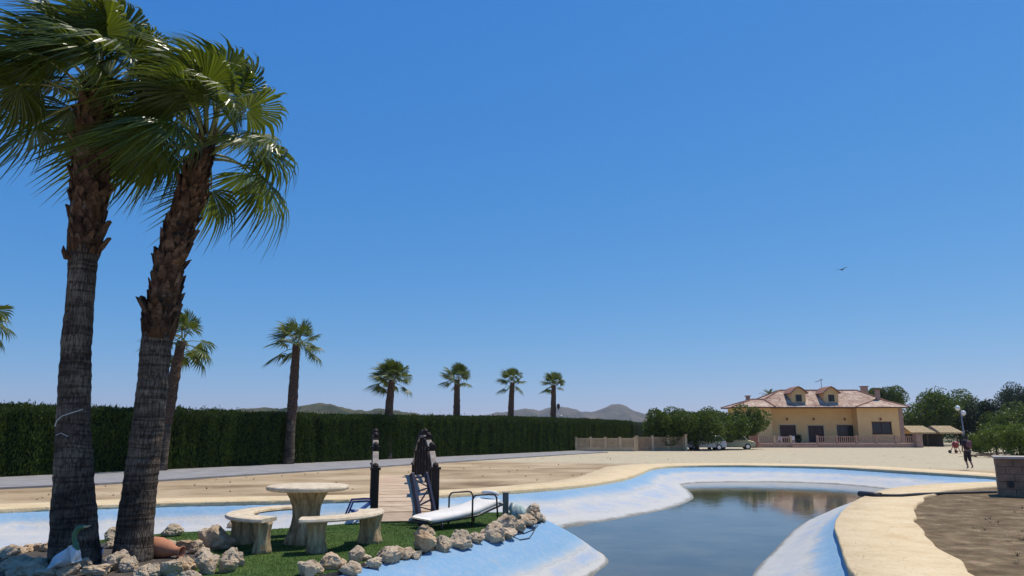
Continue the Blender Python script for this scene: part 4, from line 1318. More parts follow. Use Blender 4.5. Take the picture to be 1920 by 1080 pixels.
# ------------------------------------------------------------------ tree builder
def tree(u, v, w_px, h_px, Y, label, cat='tree', mat='tree_leaf', n=9000, leaf=.16, flat=.8, stem=.35, group=None, seed=0, name='tree', trunk_r=.18, clumps=26):
    """u, v: pixel of the crown centre; w_px, h_px its size in the photo; Y its distance"""
    rng = np.random.default_rng(seed + 500); rg = random.Random(seed)
    c = A(u, v, Y); k = (Y * math.cos(PITCH)) / FPX
    rx, rz = w_px / 2 * k, h_px / 2 * k
    ry = rx * flat
    root = empty(name, (c.x, Y, 0), 0, label, cat, group)
    cz = c.z
    mb = MB(); zt = max(cz - rz * .35, .3)
    mb.tube([(0, 0, -.1), (rg.uniform(-.1, .1), 0, zt * .5), (rg.uniform(-.2, .2), 0, zt)], [trunk_r * 1.3, trunk_r, trunk_r * .8], 9)
    for i in range(6):
        a = i * 1.05 + rg.random()
        e = Vector((math.cos(a) * rx * .6, math.sin(a) * ry * .6, cz + rg.uniform(-.1, .5) * rz))
        s = Vector((0, 0, zt * rg.uniform(.7, 1)))
        mb.tube([s, s.lerp(e, .5) + Vector((0, 0, .15 * rz)), e], [trunk_r * .6, trunk_r * .4, trunk_r * .15], 6)
    mb.build('trunk', 'bark', root, True)
    cc = rand_dirs(clumps, rng) * (rng.random((clumps, 1)) ** .4) * np.array([rx, ry, rz]) * .78
    cr = rng.uniform(.22, .42, clumps) * min(rx, rz * 1.5)
    idx = rng.integers(0, clumps, n)
    d = rand_dirs(n, rng)
    C = cc[idx] + d * (cr[idx] * (.55 + .45 * rng.random(n) ** .5))[:, None]
    C[:, 2] = np.maximum(C[:, 2] * .95, -rz * .95) + cz
    C[:, 2] = np.maximum(C[:, 2], .15)
    D = unit(rand_dirs(n, rng) + d * .6 + np.array([0, 0, -.25])) * (leaf * rng.uniform(.6, 1.2, n))[:, None]
    W = unit(np.cross(D, rand_dirs(n, rng))) * (leaf * .5 * rng.uniform(.6, 1.2, n))[:, None]
    leaf_mesh('crown', C, D, W, mat, root)
    return root

# trees shading the parked cars
for i, (u, v, w, h, Y, lab) in enumerate([(1252, 798, 100, 76, 83, 'broad dark green shade tree nearest the beige fence, left of the parked cars'),
                                          (1306, 797, 116, 76, 83.2, 'rounded shade tree right above the white car'),
                                          (1352, 793, 108, 72, 86.5, 'shade tree between the white car and the gold car'),
                                          (1400, 788, 84, 58, 91, 'shade tree in front of the left corner of the house'),
                                          (1277, 800, 80, 60, 87, 'shade tree tucked behind the leftmost shade tree and the white car'),
                                          (1328, 800, 80, 60, 90, 'shade tree tucked between and behind the two parked cars')]):
    tree(u, v, w, h, Y, lab, n=13000, leaf=.14, seed=i, flat=.75, group='shade trees over the cars', clumps=30)
# trees right of and behind the house
for i, (u, v, w, h, Y, lab, mt) in enumerate([(1738, 778, 120, 100, 118, 'dense green tree touching the right end of the house', 'tree_leaf'),
                                              (1796, 772, 140, 118, 122, 'largest round green tree behind the straw roofed shelter', 'tree_leaf'),
                                              (1845, 795, 90, 100, 116, 'dark green tree behind the globe lamp post', 'pine_leaf'),
                                              (1664, 748, 76, 54, 150, 'treetop showing over the right end of the house roof', 'tree_leaf'),
                                              (1900, 756, 100, 66, 150, 'dark umbrella pine against the sky at the right edge', 'pine_leaf'),
                                              (1905, 800, 120, 90, 112, 'dark tree below the umbrella pine at the right edge', 'tree_leaf')]):
    tree(u, v, w, h, Y, lab, n=13000, leaf=.2, seed=20 + i, mat=mt, clumps=34, trunk_r=.22)
for i, (u, v, w, h, Y, lab) in enumerate([(1866, 824, 80, 66, 66, 'bright green bush right behind the walking person'),
                                          (1910, 820, 92, 84, 60, 'bright green bush behind the block built box at the right edge'),
                                          (1836, 834, 56, 44, 72, 'small green bush left of the bright bushes, beside the lamp post')]):
    tree(u, v, w, h, Y, lab, 'bush', 'bush_leaf', n=7000, leaf=.09, seed=40 + i, name='bush', trunk_r=.08, clumps=30)

# date palm behind the house
p = A(1443, 742, 128)
root = empty('date_palm', (p.x, 128, 0), 0, 'feathery date palm crown rising behind the house roof', 'palm tree')
MB().tube([(0, 0, -.1), (0, 0, p.z * .5), (0, 0, p.z)], [.35, .28, .28], 10).build('trunk', 'far_palm_bark', root)
cr = empty('crown', (0, 0, p.z)); cr.parent = root
rg = random.Random(9)
for i in range(22):
    az = i * 2.4; el = R(75 - i * 4.2); L = 2.2
    mb = MB(); prev = None
    for j in range(12):
        t = j / 11
        c = Vector((math.cos(az) * math.cos(el), math.sin(az) * math.cos(el), math.sin(el))) * L * t + Vector((0, 0, -.9 * t * t))
        if prev is not None:
            mb.bar(prev, c, .05, .05)
            s = (c - prev).cross(Vector((0, 0, 1))).normalized(); f = (c - prev).normalized()
            for sg in (-1, 1):
                e = c + (s * sg + f * .7).normalized() * .5 * math.sin(math.pi * (.15 + .85 * t)) + Vector((0, 0, -.06))
                mb.add([c - f * .06, c + f * .06, e], [(0, 1, 2)])
        prev = c
    mb.build('frond', 'far_palm_leaf', cr)

# ------------------------------------------------------------------ house
def house():
    Yw, Yc = 104.0, 105.6                    # wing fronts, recessed centre front
    X = lambda u, Y=Yw: A(u, 790, Y).x
    Z = lambda v, Y=Yw: A(1530, v, Y).z
    x0, x1, x2, x3 = X(1381), X(1447), X(1608), X(1693)
    zb, ze = .62, Z(765)
    o = empty('house', (x0, Yw, 0), 0, 'ochre yellow villa with hipped tile roof and two dormers', 'house')
    O = Vector((x0, Yw, 0))
    def b(name, mat, boxes, par=o, **kw):
        mb = MB()
        for q in boxes:
            mb.b2(q[0] - O.x, q[1] - O.x, q[2] - O.y, q[3] - O.y, q[4], q[5])
        return mb.build(name, mat, par, **kw)
    def wall(name, xa, xb, y, ops, th=.35):
        bx = []
        cur = xa
        for (a, c, za, zc) in sorted(ops):
            bx.append((cur, a, y, y + th, 0, ze))
            if za > .01: bx.append((a, c, y, y + th, 0, za))
            bx.append((a, c, y, y + th, zc, ze))
            cur = c
        bx.append((cur, xb, y, y + th, 0, ze))
        return b(name, 'stucco', bx)
    Xc = lambda u: A(u, 790, Yc).x
    Zc = lambda v: A(1530, v, Yc).z
    d1 = (Xc(1461), Xc(1491), zb, Zc(797)); d2 = (Xc(1514), Xc(1543), zb, Zc(798)); d3 = (Xc(1568), Xc(1601), zb, Zc(797))
    wr = (X(1634), X(1671), Z(813), Z(792))
    wall('wall', x0, x1, Yw, [(X(1390), X(1402), Z(812), Z(796))])
    wall('wall', x1, x2, Yc, [d1, d2, d3])
    wall('wall', x2, x3, Yw, [wr])
    b('wall', 'stucco', [(x1 - .35, x1, Yw + .35, Yc + .3, 0, ze)]); b('wall', 'stucco', [(x2, x2 + .35, Yw + .35, Yc + .3, 0, ze)])
    xm, DW, DM = X(1423), 4.0, 10.0           # the left wing is shallow, the main body deeper
    b('wall', 'stucco', [(x0, x0 + .35, Yw + .35, Yw + DW, 0, ze)]); b('wall', 'stucco', [(x0 + .35, xm, Yw + DW - .35, Yw + DW, 0, ze)]); b('wall', 'stucco', [(xm, xm + .35, Yw + DW, Yw + DM, 0, ze)])
    b('wall', 'stucco', [(x3 - .35, x3, Yw + .35, Yw + DM, 0, ze)]); b('wall', 'stucco', [(xm + .35, x3 - .35, Yw + DM - .35, Yw + DM, 0, ze)])
    b('floor_slab', 'shed_dark', [(xm + .4, x3 - .4, Yc + .4, Yw + DM - .4, .3, .6)])
    b('corner_pilaster', 'pink_stone', [(x3 - .5, x3 + .06, Yw - .06, Yw + .2, 0, ze - .1)])
    def door(r, y, glass=False):
        a, c, za, zc = r
        f = b('door', 'brown_timber', [(a, a + .14, y + .05, y + .2, za, zc), (c - .14, c, y + .05, y + .2, za, zc), (a + .14, c - .14, y + .05, y + .2, zc - .16, zc)])
        if glass:
            b('pane', 'dark_glass', [(a + .14, (a + c) / 2 - .04, y + .12, y + .15, za, zc - .16), ((a + c) / 2 + .04, c - .14, y + .12, y + .15, za, zc - .16)], f)
            b('mullion', 'brown_timber', [((a + c) / 2 - .04, (a + c) / 2 + .04, y + .08, y + .18, za, zc - .16)], f)
        else:
            for k in range(2):
                w_ = (c - a - .28) / 2
                lv = b('door_leaf', 'brown_timber', [(a + .14 + k * w_ + .015, a + .14 + (k + 1) * w_ - .015, y + .11, y + .16, za, zc - .17)], f)
        s = b('surround', 'stucco_trim', [(a - .14, a, y - .03, y + .05, za, zc + .14), (c, c + .14, y - .03, y + .05, za, zc + .14), (a, c, y - .03, y + .05, zc, zc + .14)])
    door(d1, Yc); door(d2, Yc); door(d3, Yc, True)
    def window(r, y, par=o):
        a, c, za, zc = r
        f = b('window', 'brown_timber', [(a, a + .10, y + .06, y + .2, za, zc), (c - .10, c, y + .06, y + .2, za, zc), (a + .1, c - .1, y + .06, y + .2, zc - .10, zc), (a + .1, c - .1, y + .06, y + .2, za, za + .10),
                                         ((a + c) / 2 - .05, (a + c) / 2 + .05, y + .06, y + .2, za + .1, zc - .1)])
        h = (c - a) / 2
        for k in (0, 1):
            b('pane', 'dark_glass', [(a + .10 + k * (h - .05), a + h - .05 + k * (h - .05), y + .13, y + .16, za + .1, zc - .1)], f)
        b('sill', 'brown_timber', [(a - .1, c + .1, y - .08, y + .06, za - .10, za)], f)
        b('head', 'brown_timber', [(a - .06, c + .06, y - .03, y + .04, zc, zc + .10)], f)
    window(wr, Yw); window((X(1390), X(1402), Z(812), Z(796)), Yw)
    for u, yy in ((1475, Yc), (1525, Yc), (1583, Yc), (1650, Yw)):
        xx = A(u, 785, yy).x; zz = A(u, 786, yy).z
        l = MB().lathe([(.06, -.18), (.13, -.10), (.14, .08), (.06, .16), (.03, .22)], 8, (xx - O.x, yy - .16 - O.y, zz)).build('wall_lamp', 'red_lamp', o)
    # eaves boards and roofs
    ov = .75
    b('eave', 'brown_timber', [(x0 - ov, x1 + .4, Yw - ov, Yw + DW + ov, ze + .002, ze + .12)]); b('eave', 'brown_timber', [(x1 + .4, x3 + ov, Yw - ov, Yw + DM + ov, ze + .002, ze + .12)]); b('eave', 'brown_timber', [(xm - ov, x1 + .4, Yw + DW + ov, Yw + DM + ov, ze + .002, ze + .12)])
    def roof(name, eaves, ridge, z0, z1, par=o):
        (xa, xb, ya, yb), (ra, rb) = eaves, ridge
        vs = [(xa, ya, z0), (xb, ya, z0), (xb, yb, z0), (xa, yb, z0), (*ra, z1), (*rb, z1)]
        vs = [(x - O.x, y - O.y, z) for x, y, z in vs]
        horiz = abs(ra[1] - rb[1]) < .01
        fs = [(0, 1, 5, 4), (1, 2, 5), (2, 3, 4, 5), (3, 0, 4)] if horiz else [(0, 1, 4), (1, 2, 5, 4), (2, 3, 5), (3, 0, 4, 5)]
        mb = MB(); mb.add(vs, fs)
        r_ = mb.build(name, 'roof_tile', par)
        cp = MB()
        edges = [(0, 4), (1, 5 if horiz else 4), (4, 5), (2, 5), (3, 4 if horiz else 5)]
        for i, j in edges:
            cp.tube([Vector(vs[i]) + Vector((0, 0, .03)), Vector(vs[j]) + Vector((0, 0, .03))], .11, 6)
        cp.build('ridge_tiles', 'roof_ridge', r_)
        return r_
    Yr = Yw + 5.2
    zr = A(1530, 732, Yr).z
    ra, rb = A(1462, 732, Yr).x, A(1606, 732, Yr).x
    z0 = ze + .13
    main = roof('roof', (xm - ov, x3 + ov, Yc - ov, Yw + DM + ov), ((ra, Yr), (rb, Yr)), z0 + .01, zr)
    xl = A(1409, 750, Yw + 3).x; xr = A(1645, 748, Yw + 3).x
    roof('roof', (x0 - ov, x1 + ov * .5, Yw - ov, Yw + DW + ov), ((xl - .3, Yw + 1.9), (xl + 1.4, Yw + 1.9)), z0, A(1409, 749, Yw + 1.9).z)
    roof('roof', (x2 - ov * .5, x3 + ov, Yw - ov, Yw + 8), ((xr, Yw + 3.0), (xr, Yw + 5.0)), z0, A(1645, 748, Yw + 3).z)
    # dormers
    for u in (1497.5, 1558.5):
        yd = Yc + .45
        xa, xb = A(u - 13, 745, yd).x, A(u + 13, 745, yd).x
        zt, zl = A(u, 737, yd).z, A(u, 757, yd).z
        d_ = b('dormer', 'stucco', [(xa, xa + .55, yd, yd + 2.4, zl, zt), (xb - .55, xb, yd, yd + 2.4, zl, zt), (xa + .55, xb - .55, yd, yd + .2, zl, zl + .3), (xa + .55, xb - .55, yd, yd + .2, zt - .22, zt)])
        b('window', 'brown_timber', [(xa + .55, xa + .63, yd + .04, yd + .12, zl + .3, zt - .22), (xb - .63, xb - .55, yd + .04, yd + .12, zl + .3, zt - .22), ((xa + xb) / 2 - .04, (xa + xb) / 2 + .04, yd + .04, yd + .12, zl + .3, zt - .22)], d_)
        b('pane', 'dark_glass', [(xa + .55, xb - .55, yd + .14, yd + .17, zl + .3, zt - .22)], d_)
        apz = A(u, 724, yd).z
        cx = (xa + xb) / 2
        vs = [(xa - .35, yd - .35, zt), (cx - .5, yd - .3, apz - .25), (cx, yd - .3, apz), (cx + .5, yd - .3, apz - .25), (xb + .35, yd - .35, zt)]
        vs = [(x - O.x, y - O.y, z) for x, y, z in vs]
        vb = [(x, y + 3.4, z) for x, y, z in vs]
        mb = MB(); mb.add(vs + vb, [(0, 1, 6, 5), (1, 2, 7, 6), (2, 3, 8, 7), (3, 4, 9, 8)])
        rf = mb.build('dormer_roof', 'roof_ridge', d_); rf.modifiers.new('solid', 'SOLIDIFY').thickness = .14
        mb = MB(); vg = [(x, y + .32, z - .02) for x, y, z in vs]; mb.add(vg, [(0, 4, 3, 2, 1)])
        mb.build('gable', 'stucco', d_)
    # chimneys and aerial
    for u, vt, vb, yy, w_ in ((1403, 743, 755, Yw + 2.2, .5), (1646, 731, 757, Yw + 2.4, .5), (1622, 725, 742, Yw + 7, .8)):
        p_, q_ = A(u, vt, yy), A(u, vb, yy)
        c = b('chimney', 'pink_stone', [(p_.x - w_ / 2, p_.x + w_ / 2, yy, yy + w_, q_.z - .3, p_.z)])
        b('chimney_cap', 'roof_ridge', [(p_.x - w_ / 2 - .12, p_.x + w_ / 2 + .12, yy - .12, yy + w_ + .12, p_.z + .002, p_.z + .10)], c)
    p_, q_ = A(1539, 710, Yr), A(1539, 733, Yr)
    mb = MB(); r0 = Vector((p_.x, Yr, 0)) - O
    mb.tube([r0 + Vector((0, 0, q_.z - .1)), r0 + Vector((0, 0, p_.z))], .04, 6)
    an = mb.build('aerial_mast', 'grey_metal', o)
    mb = MB()
    mb.bar(r0 + Vector((-.9, 0, p_.z - .5)), r0 + Vector((.3, 0, p_.z - .1)), .04, .04)
    for k in range(6):
        c = r0 + Vector((-.8 + k * .2, 0, p_.z - .47 + k * .066)); mb.bar(c + Vector((0, -.3, -.02)), c + Vector((0, .3, .02)), .025, .025); mb.bar(c + Vector((0, 0, -.12)), c + Vector((0, 0, .12)), .025, .025)
    mb.build('aerial', 'grey_metal', an)
    # raised terrace
    b('terrace', 'pink_stone', [(X(1420, 100) - .2, X(1716, 100) + .2, 99.6, Yc, -.05, .55)])
    b('step', 'pink_stone', [(A(1486, 830, 99).x, A(1532, 830, 99).x, 98.9, 99.6, -.05, .28)])
    return o
house()

def balustrade(u0, u1, Y, ztop, zbase, label, nposts, mat, post_mat, low=0, h_post=.12, spacing=.22, group=None, name='balustrade', Y1=None, bw=.05):
    Y1 = Y1 or Y
    p, q = A(u0, 830, Y), A(u1, 830, Y1)
    p.z = q.z = 0
    o = empty(name, p, 0, label, 'fence', group)
    d = q - p; L = d.length; t = d / L; an = math.atan2(t.y, t.x)
    for k in range(nposts):
        c = t * L * k / (nposts - 1)
        MB().box(c + Vector((0, 0, (zbase + ztop + h_post) / 2)), (.22, .22, ztop + h_post - zbase), an).build('post', post_mat, o)
        MB().box(c + Vector((0, 0, ztop + h_post + .03)), (.30, .30, .055), an).build('post_cap', post_mat, o)
    MB().bar(Vector((0, 0, ztop)), d + Vector((0, 0, ztop)), .14, .09).build('top_rail', mat, o)
    if low:
        MB().bar(Vector((0, 0, zbase + low / 2)), d + Vector((0, 0, zbase + low / 2)), .16, low).build('plinth', mat, o)
    else:
        MB().bar(Vector((0, 0, zbase + .14)), d + Vector((0, 0, zbase + .14)), .10, .08).build('bottom_rail', mat, o)
    mb = MB(); n = int(L / spacing)
    for k in range(n):
        c = t * (k + .5) * spacing
        mb.box(c + Vector((0, 0, (zbase + max(low, .1) + ztop) / 2)), (bw, bw, ztop - zbase - max(low, .1) + .02), an)
    tag(mb.build('balusters', mat, o), kind='stuff')
    return o
balustrade(1422, 1483, 99.8, 1.42, .552, 'short red brown balustrade on the terrace left of the entrance', 3, 'pink_stone', 'fence_beige', spacing=.28, bw=.09)
balustrade(1533, 1716, 99.8, 1.42, .552, 'long red brown balustrade in front of the house right of the entrance', 6, 'pink_stone', 'pink_stone', spacing=.28, bw=.09)
balustrade(1080, 1190, 80, 1.32, 0, 'beige balustrade with four panels joining the end of the hedge', 5, 'fence_beige', 'fence_beige', low=.4, spacing=.13, bw=.085, Y1=80)
balustrade(1194, 1281, 81, 1.45, 0, 'brown slatted fence between the beige balustrade and the parked cars', 4, 'fence_brown', 'fence_beige', low=.55, spacing=.12, bw=.10, Y1=82)
# brick pillars at the terrace ends
for u, Y, w_, h_, lab, mt in ((1414, 99, .85, 2.0, 'red brick pillar left of the terrace beside the gold car', 'brick_red'), (1722, 99.5, .8, 1.65, 'pink stone pillar at the right end of the long balustrade', 'pink_stone'), (1286, 81.6, .25, 1.7, 'pale gate post in front of the white car', 'fence_beige')):
    p = A(u, 830, Y); o = empty('pillar', (p.x, Y, 0), 0, lab, 'pillar')
    MB().box((0, 0, h_ / 2 - .03), (w_, w_, h_ + .06)).build('shaft', mt, o, False, .02)
    MB().box((0, 0, h_ + .045), (w_ + .14, w_ + .14, .08)).build('cap', mt, o, False, .02)

# terrace table and chairs
p = A(1474, 828, 102)
o = empty('garden_table', (p.x, 102, .55), 0, 'white plastic table on the terrace behind the short balustrade', 'table')
MB().b2(-.8, .8, -.4, .4, .70, .75).build('table_top', 'white_plastic', o)
for sx in (-1, 1):
    for sy in (-1, 1):
        MB().b2(sx * .7 - .04, sx * .7 + .04, sy * .32 - .04, sy * .32 + .04, -.02, .70).build('leg', 'white_plastic', o)
for k, (du, lab) in enumerate(((9, 'white plastic chair at the right end of the terrace table'), (-10, 'white plastic chair at the left end of the terrace table'))):
    p = A(1474 + du * 1.3, 828, 101.6)
    o = empty('garden_chair', (p.x, 101.6, .55), 0, lab, 'chair', 'terrace chairs')
    MB().b2(-.25, .25, -.25, .25, .42, .46).build('seat', 'white_plastic', o)
    MB().b2(-.25, .25, -.27, -.23, .46, .95).build('backrest', 'white_plastic', o)
    for sx in (-1, 1):
        for sy in (-1, 1):
            MB().b2(sx * .22 - .03, sx * .22 + .03, sy * .22 - .03, sy * .22 + .03, -.02, .42).build('leg', 'white_plastic', o)
p = A(1498, 826, 104.6)
o = empty('potted_plant', (p.x, 104.6, .55), 0, 'dark potted plant between the two left doors of the house', 'plant')
MB().lathe([(.22, -.02), (.30, .35), (.33, .40), (.28, .40)], 14).build('pot', 'rubber', o)
n = 500; dd = rand_dirs(n); C = dd * NP.uniform(.1, .5, (n, 1)) + np.array([0, 0, .75])
leaf_mesh('leaves', C, rand_dirs(n) * .1, rand_dirs(n) * .05, 'pine_leaf', o)

# ------------------------------------------------------------------ straw roofed shelter
p0, p1 = A(1712, 832, 106), A(1796, 832, 106)
o = empty('straw_shelter', (p0.x, 106, 0), 0, 'low dark shelter with straw roof right of the house', 'shelter')
L = p1.x - p0.x
for k in range(4):
    MB().tube([(L * k / 3, 0, -.05), (L * k / 3, 0, 2.1)], .09, 8).build('post', 'bark', o)
MB().b2(-.2, L + .2, 4.0, 4.15, 0, 2.3).build('back_wall', 'shed_dark', o)
MB().b2(-.2, -.05, .2, 4.0, 0, 2.2).build('side_wall', 'shed_dark', o)
mb = MB()
for a, b in ((-.5, L * .48), (L * .56, L + .6)):
    mb.add([(a, -.7, 2.0), (b, -.7, 2.0), (b - .3, 2.0, 2.95), (a + .3, 2.0, 2.95), (b, 4.6, 2.1), (a, 4.6, 2.1)], [(0, 1, 2, 3), (3, 2, 4, 5), (1, 4, 2), (0, 3, 5)])
rf = mb.build('straw_roof', 'straw', o); rf.modifiers.new('solid', 'SOLIDIFY').thickness = .22

# ------------------------------------------------------------------ vehicles
def car(name, label, loc, rz, paint, L, H, W, prof_body, prof_cab, wheel_x, cab_in=.14, rw=.34):
    o = empty(name, loc, rz, label, 'car')
    def ext(prof, hw0, hw1, zlo, zhi):
        n = len(prof); mb = MB(); vs = []
        for s in (-1, 1):
            for x, z in prof:
                k = (z - zlo) / max(zhi - zlo, .01)
                vs.append((x, s * (hw0 + (hw1 - hw0) * k), z))
        mb.add(vs, [tuple(range(n)), tuple(reversed(range(n, 2 * n)))] + [(i, n + i, n + (i + 1) % n, (i + 1) % n) for i in range(n)])
        bm = bmesh.new(); me = mb.mesh('x'); bm.from_mesh(me); bmesh.ops.recalc_face_normals(bm, faces=bm.faces[:]); bm.to_mesh(me); bm.free()
        return me
    body = link('body', ext(prof_body, W / 2, W / 2 - .05, .3, 1.0), paint, o); bv = body.modifiers.new('b', 'BEVEL'); bv.width = .06; bv.segments = 3
    zc = [z for x, z in prof_cab]
    cab = link('cabin', ext(prof_cab, W / 2 - .05, W / 2 - .05 - cab_in, min(zc), max(zc)), paint, o); bv = cab.modifiers.new('b', 'BEVEL'); bv.width = .05; bv.segments = 3
    # side glass, proud by 8 mm, following the tumblehome
    zmin, zmax = min(zc), max(zc)
    xs = [x for x, z in prof_cab]
    def side(z): return W / 2 - .05 - cab_in * (z - zmin) / (zmax - zmin) + .012
    lo, hi = zmin + .06, zmax - .10
    def xat(z, front):                        # where the cabin outline is at height z
        c = []
        n = len(prof_cab)
        for i in range(n):
            (xa, za), (xb, zb_) = prof_cab[i], prof_cab[(i + 1) % n]
            if (za - z) * (zb_ - z) < 0:
                c.append(xa + (xb - xa) * (z - za) / (zb_ - za))
        return (max(c) if front else min(c))
    f0, f1, b0, b1 = xat(lo, True) - .14, xat(hi, True) - .12, xat(lo, False) + .14, xat(hi, False) + .12
    cuts = [0, .34, .68, 1]
    for s in (-1, 1):
        for k in range(3):
            t0, t1 = cuts[k] + .015, cuts[k + 1] - .015
            mb = MB(); mb.add([(b0 + (f0 - b0) * t0, s * side(lo), lo), (b0 + (f0 - b0) * t1, s * side(lo), lo), (b1 + (f1 - b1) * t1, s * side(hi), hi), (b1 + (f1 - b1) * t0, s * side(hi), hi)], [(0, 1, 2, 3)])
            mb.build('side_window', 'dark_glass', o)
    for front in (True, False):
        sgn = 1 if front else -1
        xl_, xh_ = xat(lo, front) + sgn * .02, xat(hi, front) + sgn * .02
        mb = MB(); mb.add([(xl_, -side(lo) + .1, lo), (xl_, side(lo) - .1, lo), (xh_, side(hi) - .1, hi), (xh_, -side(hi) + .1, hi)], [(0, 1, 2, 3)])
        mb.build('windscreen' if front else 'rear_window', 'dark_glass', o)
    for x in wheel_x:
        for s in (-1, 1):
            w_ = MB(); y = s * (W / 2 - .10)
            w_.tube([(x, y - .11, rw), (x, y - .09, rw), (x, y + .09, rw), (x, y + .11, rw)], [rw * .9, rw, rw, rw * .9], 22)
            wo = w_.build('wheel', 'rubber', o, True)
            MB().tube([(x, y + s * .09, rw), (x, y + s * .122, rw)], [rw * .64, rw * .58], 14).build('rim', 'chrome', wo)
    for s in (-1, 1):
        MB().box((L / 2 - .06, s * (W / 2 - .28), .74), (.14, .32, .16)).build('headlight', 'lamp_glass', o, False, .03)
        MB().box((-L / 2 + .05, s * (W / 2 - .16), .85), (.12, .16, .34)).build('tail_light', 'tail_red', o, False, .03)
        MB().box((prof_cab[0][0] * .0 + f0 - .1, s * (W / 2 + .06), zmin + .08), (.10, .16, .13)).build('mirror', paint, o, False, .03)
    MB().box((L / 2 - .02, 0, .46), (.16, W - .1, .22)).build('bumper', 'rubber', o, False, .04)
    MB().box((-L / 2 + .02, 0, .46), (.16, W - .1, .22)).build('bumper', 'rubber', o, False, .04)
    return o
pc = A(1322, 838, 84.6)
car('parked_car', 'white estate car parked in tree shade, leftmost of the two cars', (pc.x, 84.6, 0), math.pi, 'white_paint', 4.5, 1.62, 1.8,
    [(-2.2, .32), (2.2, .32), (2.24, .62), (2.15, .84), (1.1, 1.0), (-2.15, 1.04), (-2.24, .7)], [(1.15, .97), (.45, 1.55), (.2, 1.62), (-1.7, 1.6), (-2.12, 1.02)], (1.35, -1.35))
pc = A(1376, 836, 88.5)
car('parked_car', 'gold people carrier parked beside the brick pillar, facing right', (pc.x, 88.5, 0), R(-8), 'gold_paint', 4.7, 1.9, 1.85,
    [(-2.3, .34), (2.3, .34), (2.34, .66), (2.2, .92), (1.5, 1.08), (-2.25, 1.12), (-2.34, .7)], [(1.6, 1.05), (.8, 1.85), (.5, 1.92), (-1.9, 1.9), (-2.25, 1.1)], (1.45, -1.4), rw=.36)

# ------------------------------------------------------------------ lamps
p = G(1048, 847, 0)
o = empty('lamp_post', p, 0, 'thin grey lamp post at the far end of the hedge', 'lamp post')
zt = A(1048, 762, p.y).z
MB().tube([(0, 0, -.05), (0, 0, .4), (0, 0, zt - .3)], [.09, .07, .05], 8).build('pole', 'grey_metal', o, True)
MB().lathe([(.05, zt - .3), (.16, zt - .1), (.18, zt + .12), (.10, zt + .25), (.02, zt + .3)], 10).build('lantern', 'shed_dark', o)
MB().bar((0, 0, zt - 1.0), (.25, -.1, zt - 1.0), .04, .04).build('bracket', 'grey_metal', o)
MB().lathe([(.03, zt - 1.1), (.10, zt - 1.05), (.10, zt - .95), (.03, zt - .9)], 8, (.27, -.1, 0)).build('floodlight', 'lamp_glass', o)
p = G(1811, 850, 0)
o = empty('lamp_post', p, 0, 'lamp post with white globes before the trees behind the walking person', 'lamp post')
zt = A(1811, 768, p.y).z
MB().tube([(0, 0, -.05), (0, 0, .5), (0, 0, zt)], [.10, .07, .05], 8).build('pole', 'grey_metal', o, True)
for dx, dz in ((-.28, .15), (.22, -.32)):
    MB().tube([(0, 0, zt - .35), (dx * .6, 0, zt - .4 + dz), (dx, 0, zt - .25 + dz)], .03, 6).build('arm', 'grey_metal', o)
    gl = MB().lathe([(.05, -.25), (.17, -.17), (.23, 0), (.17, .17), (.03, .24)], 14, (dx, 0, zt + dz)).build('globe', 'lamp_glass', o, True)

# ------------------------------------------------------------------ red machine by the person: a small mixer on wheels
p = G(1793, 850, 0)
o = empty('garden_mixer', p, .4, 'small red machine on wheels standing on the gravel left of the walking person', 'machine')
mb = MB().lathe([(.12, -.38), (.36, -.22), (.40, .05), (.30, .30), (.24, .38)], 16); dr = mb.build('drum', 'red_paint', o, True); dr.location = (0, 0, 1.0); dr.rotation_euler = (R(35), 0, 0)
mb = MB(); mb.bar((-.45, -.3, 0), (-.3, 0, 1.0), .07, .07); mb.bar((.45, -.3, 0), (.3, 0, 1.0), .07, .07); mb.bar((-.45, .4, .2), (-.3, 0, 1.0), .07, .07); mb.bar((.45, .4, .2), (.3, 0, 1.0), .07, .07); mb.bar((-.45, -.3, .25), (.45, -.3, .25), .06, .06)
mb.build('stand', 'red_paint', o)
MB().tube([(.5, .0, 1.0), (.62, 0, 1.35), (.62, 0, 1.6)], .03, 6).build('handle', 'red_paint', o)
for s in (-1, 1):
    MB().tube([(s * .5, .4, .2), (s * .6, .4, .2)], .2, 14).build('wheel', 'rubber', o)

o.scale = (.78, .78, .8)
# ------------------------------------------------------------------ person walking away
p = G(1817, 879, .06)
pe = empty('person', p, R(8), 'person in dark clothes with a pink bag walking away on the path', 'person')
V = [(0, 0, .92), (0, 0, 1.08), (0, .01, 1.25), (0, .01, 1.40), (0, .0, 1.49), (0, .02, 1.56), (0, .02, 1.64),      # pelvis..head 0-6
     (-.18, .0, 1.40), (-.25, -.02, 1.16), (-.22, .05, .96), (-.21, .09, .87),                                        # left arm 7-10
     (.18, .0, 1.40), (.26, .02, 1.16), (.25, .08, .97), (.24, .12, .88),                                             # right arm 11-14
     (-.09, 0, .88), (-.085, .06, .48), (-.075, -.04, .08), (-.075, .08, .025),                                       # left leg 15-18
     (.09, 0, .88), (.085, -.02, .48), (.07, -.20, .12), (.07, -.09, .04)]                                            # right leg 19-22
E_ = [(0, 1), (1, 2), (2, 3), (3, 4), (4, 5), (5, 6), (3, 7), (7, 8), (8, 9), (9, 10), (3, 11), (11, 12), (12, 13), (13, 14), (0, 15), (15, 16), (16, 17), (17, 18), (0, 19), (19, 20), (20, 21), (21, 22)]
rad = [(.145, .10), (.13, .09), (.15, .10), (.13, .085), (.055, .055), (.085, .09), (.075, .085), .06, .045, .035, .04, .06, .045, .035, .04, .085, .06, .04, .035, .085, .06, .04, .035]
skinned('body', V, E_, rad, 'skin', pe, 2, 0)
